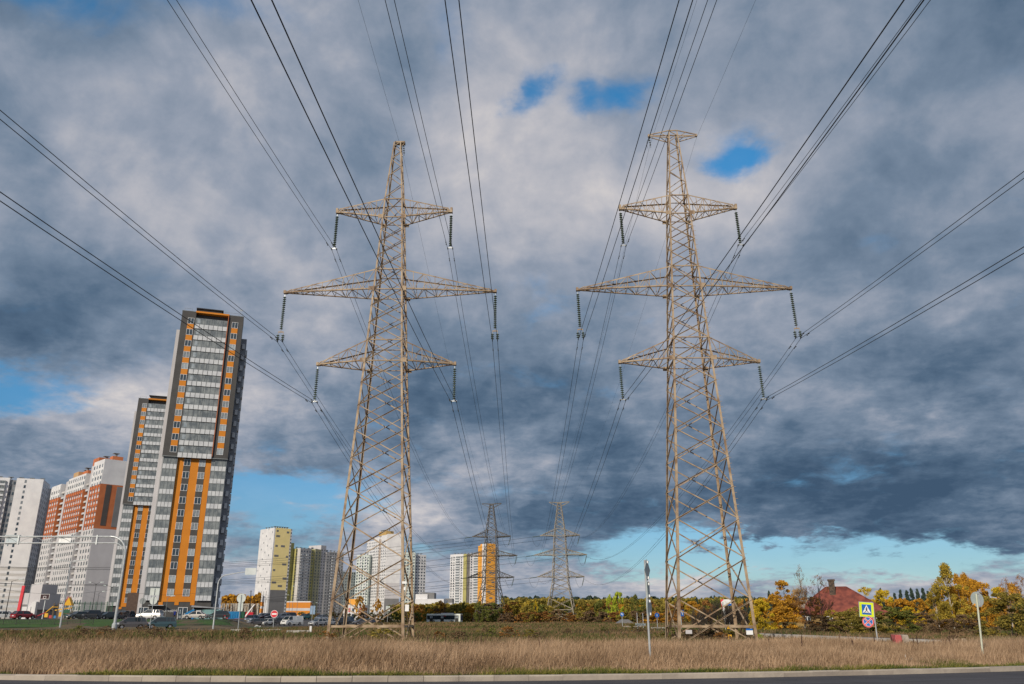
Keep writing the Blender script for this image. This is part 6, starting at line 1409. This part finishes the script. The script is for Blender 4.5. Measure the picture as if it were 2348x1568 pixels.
for k in range(46):
    ox = rq.uniform(20, 2300); Y = rq.uniform(47, 104); X_ = hx(ox, Y)
    if ox > 1650 and Y > 50: continue
    Ht_ = rq.uniform(.45, 1.0); c_ = rq.choice(['brown', 'brown', 'olive', 'green', 'rust']); root = empty('weed_clump', (X_, Y, .08), rq.uniform(0, 6), '%s weed clump rising from the open field' % {'brown': 'dry brown', 'olive': 'olive', 'green': 'green', 'rust': 'rust brown'}[c_], 'weeds', '%s weed clumps in the field' % c_)
    o = link('stems', branch_mesh(k % 3, BARK, 3, .6, .6, .012), root); o.scale = (Ht_, Ht_, Ht_); o = link('foliage', crown('bush', c_, k % 5, 500, .075), root); w_ = Ht_*rq.uniform(1.3, 2.6); o.scale = (w_, w_, Ht_)
tree(1907, 100, 1400, 46, 'round', 'amber', 'yellow olive tree before the left wall of the red roofed house', n=2600, zb=.05, leaf=.04); tree(1960, 102, 1394, 48, 'round', 'olive', 'olive tree before the right wall of the red roofed house', n=3000, zb=.03, leaf=.04)
# shrubs at the foot of the right pylon
for ox, Y, yt, w_, col, lab in ((1575, 63.5, 1441, 95, 'brown', 'brown tangled shrub at the left foot of the right pylon'), (1625, 65, 1437, 95, 'brown', 'brown tangled shrub in the middle under the right pylon'), (1665, 66, 1443, 70, 'olive', 'olive shrub under the warning plates of the right pylon'), (1700, 69, 1446, 40, 'brown', 'small brown shrub at the right foot of the right pylon'), (1640, 59.5, 1462, 28, 'green', 'bright green low plant under the right pylon'), (1513, 72, 1450, 80, 'olive', 'low olive shrub left of the right pylon'), (1738, 64, 1452, 26, 'lime', 'yellow green reeds beside the right foot of the right pylon')):
    r0 = tree(ox, Y, yt, w_, 'bush', col, lab, n=2600, leaf=.045)
for ox, Y, yt, s_, lab in ((1650, 76, 1335, 7, 'tall leafless shrub behind the right pylon'), (1672, 78, 1352, 11, 'leafless shrub inside the right leg of the right pylon'), (1628, 80, 1358, 17, 'leafless shrub in the middle behind the right pylon'), (1606, 79, 1368, 21, 'lower leafless shrub left of the middle behind the right pylon'), (1690, 82, 1366, 13, 'leafless shrub behind the right leg of the right pylon')):
    X_ = hx(ox, Y); Ht = (1417-yt)/1960*Y+1.7; root = empty('bare_shrub', (X_, Y, 0), 0, lab, 'shrub', 'leafless shrubs behind the right pylon')
    for j in range(4):
        o = link('branches', branch_mesh(20+(s_+j) % 4, BARK, 5, .3, 1.25, .012), root, (random.uniform(-.7, .7), random.uniform(-.4, .4), 0), (random.uniform(-.12, .12), random.uniform(-.2, .2), random.uniform(0, 6))); o.scale = (Ht*.55, Ht*.55, Ht*.74*random.uniform(.7, 1))
# tree line across the middle
rr = random.Random(12)
cols = ['rust', 'olive', 'amber', 'brown', 'gold', 'olive', 'green', 'rust', 'olive', 'amber', 'green']
ML = []
ox = 1165
while ox < 1735:
    Y = rr.uniform(285, 330); ML.append((ox, Y, rr.uniform(1376, 1390), rr.uniform(30, 46), rr.choice(cols))); ox += rr.uniform(11, 17)
ox = 955
while ox < 1165:
    Y = rr.uniform(300, 320); ML.append((ox, Y, rr.uniform(1384, 1396), rr.uniform(30, 44), rr.choice(['olive', 'rust', 'olive', 'gold', 'green', 'brown']))); ox += rr.uniform(11, 16)
for k, (ox, Y, yt, w_, c_) in enumerate(ML):
    tree(ox, Y, yt, w_, 'round' if k % 3 else 'tall', c_, '%s autumn tree in the line across the field' % {'rust': 'rust brown', 'olive': 'olive', 'brown': 'bare brown', 'gold': 'golden', 'amber': 'yellow olive', 'green': 'dark green'}[c_], '%s trees in the line across the field' % c_, n=1500, zb=.05, leaf=.075)
for ox in range(1170, 1740, 26):
    tree(ox+rr.uniform(-6, 6), rr.uniform(262, 280), rr.uniform(1399, 1406), rr.uniform(34, 48), 'bush', rr.choice(['brown', 'olive', 'brown', 'rust', 'olive']), 'low brown thicket at the foot of the tree line', 'thickets at the foot of the tree line', n=1200, leaf=.08)
for ox in range(955, 1170, 24):
    tree(ox+rr.uniform(-6, 6), rr.uniform(292, 299), rr.uniform(1404, 1411), rr.uniform(30, 40), 'bush', rr.choice(['brown', 'olive', 'green']), 'low thicket behind the city bus', 'thickets behind the bus', n=1000, leaf=.08)
tree(1418, 280, 1362, 30, 'round', 'lime', 'bright yellow green tree above the blue arrow sign', n=2600, leaf=.06, zb=.1); tree(1398, 290, 1364, 20, 'tall', 'lime', 'slim yellow green tree beside the bright one', n=1600); tree(1457, 285, 1366, 26, 'tall', 'green', 'green tree left of the near signpost', n=2000)
tree(1228, 270, 1381, 14, 'tall', 'yellow', 'small pale yellow tree left of the distant grey pylon', n=1500); tree(1492, 280, 1372, 22, 'round', 'olive', 'round olive tree behind the near signpost', n=1800)
tree(1210, 262, 1390, 36, 'round', 'olive', 'olive gold round tree between the two distant pylons', n=2200); tree(1500, 235, 1405, 60, 'bush', 'gold', 'golden bush behind the two post board', n=2600); tree(1098, 275, 1381, 28, 'tall', 'green', 'green tree left of the dark distant pylon', n=2200); tree(1063, 300, 1382, 22, 'tall', 'green', 'tall green bush before the balcony block', n=1800)
tree(1130, 285, 1385, 44, 'round', 'green', 'dark green tree inside the dark distant pylon', n=2600); tree(1590, 230, 1382, 40, 'round', 'gold', 'golden brown tree seen through the right pylon', n=2400); tree(1620, 235, 1380, 40, 'round', 'rust', 'rust tree seen through the right pylon', n=2400); tree(1555, 232, 1384, 40, 'round', 'rust', 'rust brown tree behind the arrow sign', n=2400)
tree(832, 300, 1388, 20, 'tall', 'rust', 'rusty bush left of the white centre tower base', n=1800, zb=.03); tree(865, 300, 1377, 24, 'tall', 'gold', 'golden tree before the white centre tower', n=2200, zb=.03); tree(892, 300, 1390, 26, 'round', 'green', 'green round tree before the dark base of the centre tower', n=2000, zb=.03)
tree(1010, 310, 1378, 28, 'tall', 'gold', 'orange tree before the shopping centre', n=2000); tree(822, 560, 1370, 22, 'round', 'gold', 'orange tree behind the low shop', n=1500)
for k, ox in enumerate(range(690, 960, 18)):
    tree(ox, 262+k % 3*4, 1404+k % 4*1.5, 26, 'bush', ['green', 'olive', 'brown'][k % 3], 'dark low hedge bush behind the car park', 'dark hedge bushes behind the car park', n=900, leaf=.08)
# far woods
def wood(name, label, x0, x1, Y0, Y1, ytop, col, n, seed, trunks=False, lf=.9):
    r = np.random.default_rng(seed); Y = r.uniform(Y0, Y1, n); ox = r.uniform(x0, x1, n); Ht = (1417-ytop)/1960*Y+1.7; gk = np.arange(x0-5, x1+9, 3.7); Ht = Ht*(.93+np.interp(ox, gk, r.uniform(0, .16, len(gk)))+np.interp(ox, gk[::4], r.uniform(0, .12, len(gk[::4])))); z = Ht*(1-r.random(n)**1.5*.85)
    if trunks: z = np.where(r.random(n) < .8, Ht*(.45+.55*r.random(n)), z)
    C = np.stack([(ox-1173.5)/1960*Y, Y, z], 1); a = r.normal(0, 1, (n, 3)); a /= np.linalg.norm(a, axis=1)[:, None]; b_ = np.cross(a, r.normal(0, 1, (n, 3))); b_ /= np.linalg.norm(b_, axis=1)[:, None]
    s_ = (lf*r.uniform(.4, 1.1, n))[:, None]; a *= s_; b_ *= s_*.8; V = np.stack([C-a, C-b_, C+a, C+b_], 1).reshape(-1, 3); i = np.arange(n)*4
    tag(link(name, npmesh(name, V, np.stack([i, i+1, i+2, i+3], 1), None, FOL[col])), label, 'wood', kind='stuff')
wood('far_wood', 'distant brown wood behind the tree line', 1150, 1760, 420, 470, 1379, 'olive', 60000, 1, lf=.7)
wood('far_wood', 'distant dark conifer wood top behind the tree line', 1150, 1760, 500, 540, 1377.5, 'spruce', 26000, 3, lf=1.1)
wood('far_wood', 'distant brown wood left of the dark pylon', 900, 1150, 480, 520, 1390, 'olive', 18000, 4, lf=1.1)
wood('far_wood', 'distant golden wood behind the trees on the right', 1700, 2500, 330, 380, 1383, 'gold', 60000, 5, lf=.8)
wood('golden_birch_wood', 'golden birch wood right of the tallest tower', 505, 592, 420, 470, 1372, 'gold', 22000, 2, True, .8)
mb = MB(); rr = random.Random(8)
for k in range(150):
    Y = rr.uniform(412, 425); x_ = hx(rr.uniform(505, 592), Y); mb.bar((x_, Y, 0), (x_+rr.uniform(-.3, .3), Y, 8.5), .22)
tag(mb.build('birch_trunks', BIRCHBARK), 'pale birch trunks of the golden wood', 'wood', kind='stuff')
# thin wires of the lamp posts
for k, (x0, y0_, x1, y1_, Y) in enumerate(((-10, 1347, 262, 1350, 180), (262, 1350, 500, 1351, 180))):
    a_ = atY(x0, y0_, Y); b2_ = atY(x1, y1_, Y+8); pts = []
    for j in range(17): u = j/16; pts.append((a_[0]+(b2_[0]-a_[0])*u, a_[1]+(b2_[1]-a_[1])*u, a_[2]+(b2_[2]-a_[2])*u-1.2*4*u*(1-u)))
    mb = MB(); mb.tube(pts, .02, 4); tag(mb.build('overhead_wire', WIRE), ('thin wire crossing before the grey end wall', 'thin wire crossing before the orange striped tower')[k], 'power line', 'thin street wires')
# brick pier and stairs at the second tower
X_ = hx(293, 196); mb = MB(); mb.box(-2.2, 2.2, -2, 2, 0, 6.0); root = empty('brick_annex', (X_, 200, 1.3), R(18), 'dark brown brick annex between the two orange towers', 'building'); mb.build('wall', mat('brown_brick', (.10, .065, .05), (.07, .045, .035), 2), root)
mb = MB()
for k in range(9): mb.box(2.25+k*.4, 2.65+k*.4-.003, -1.5, .5, 0, 3.2-k*.35)
mb.build('stairs', CONC, root)
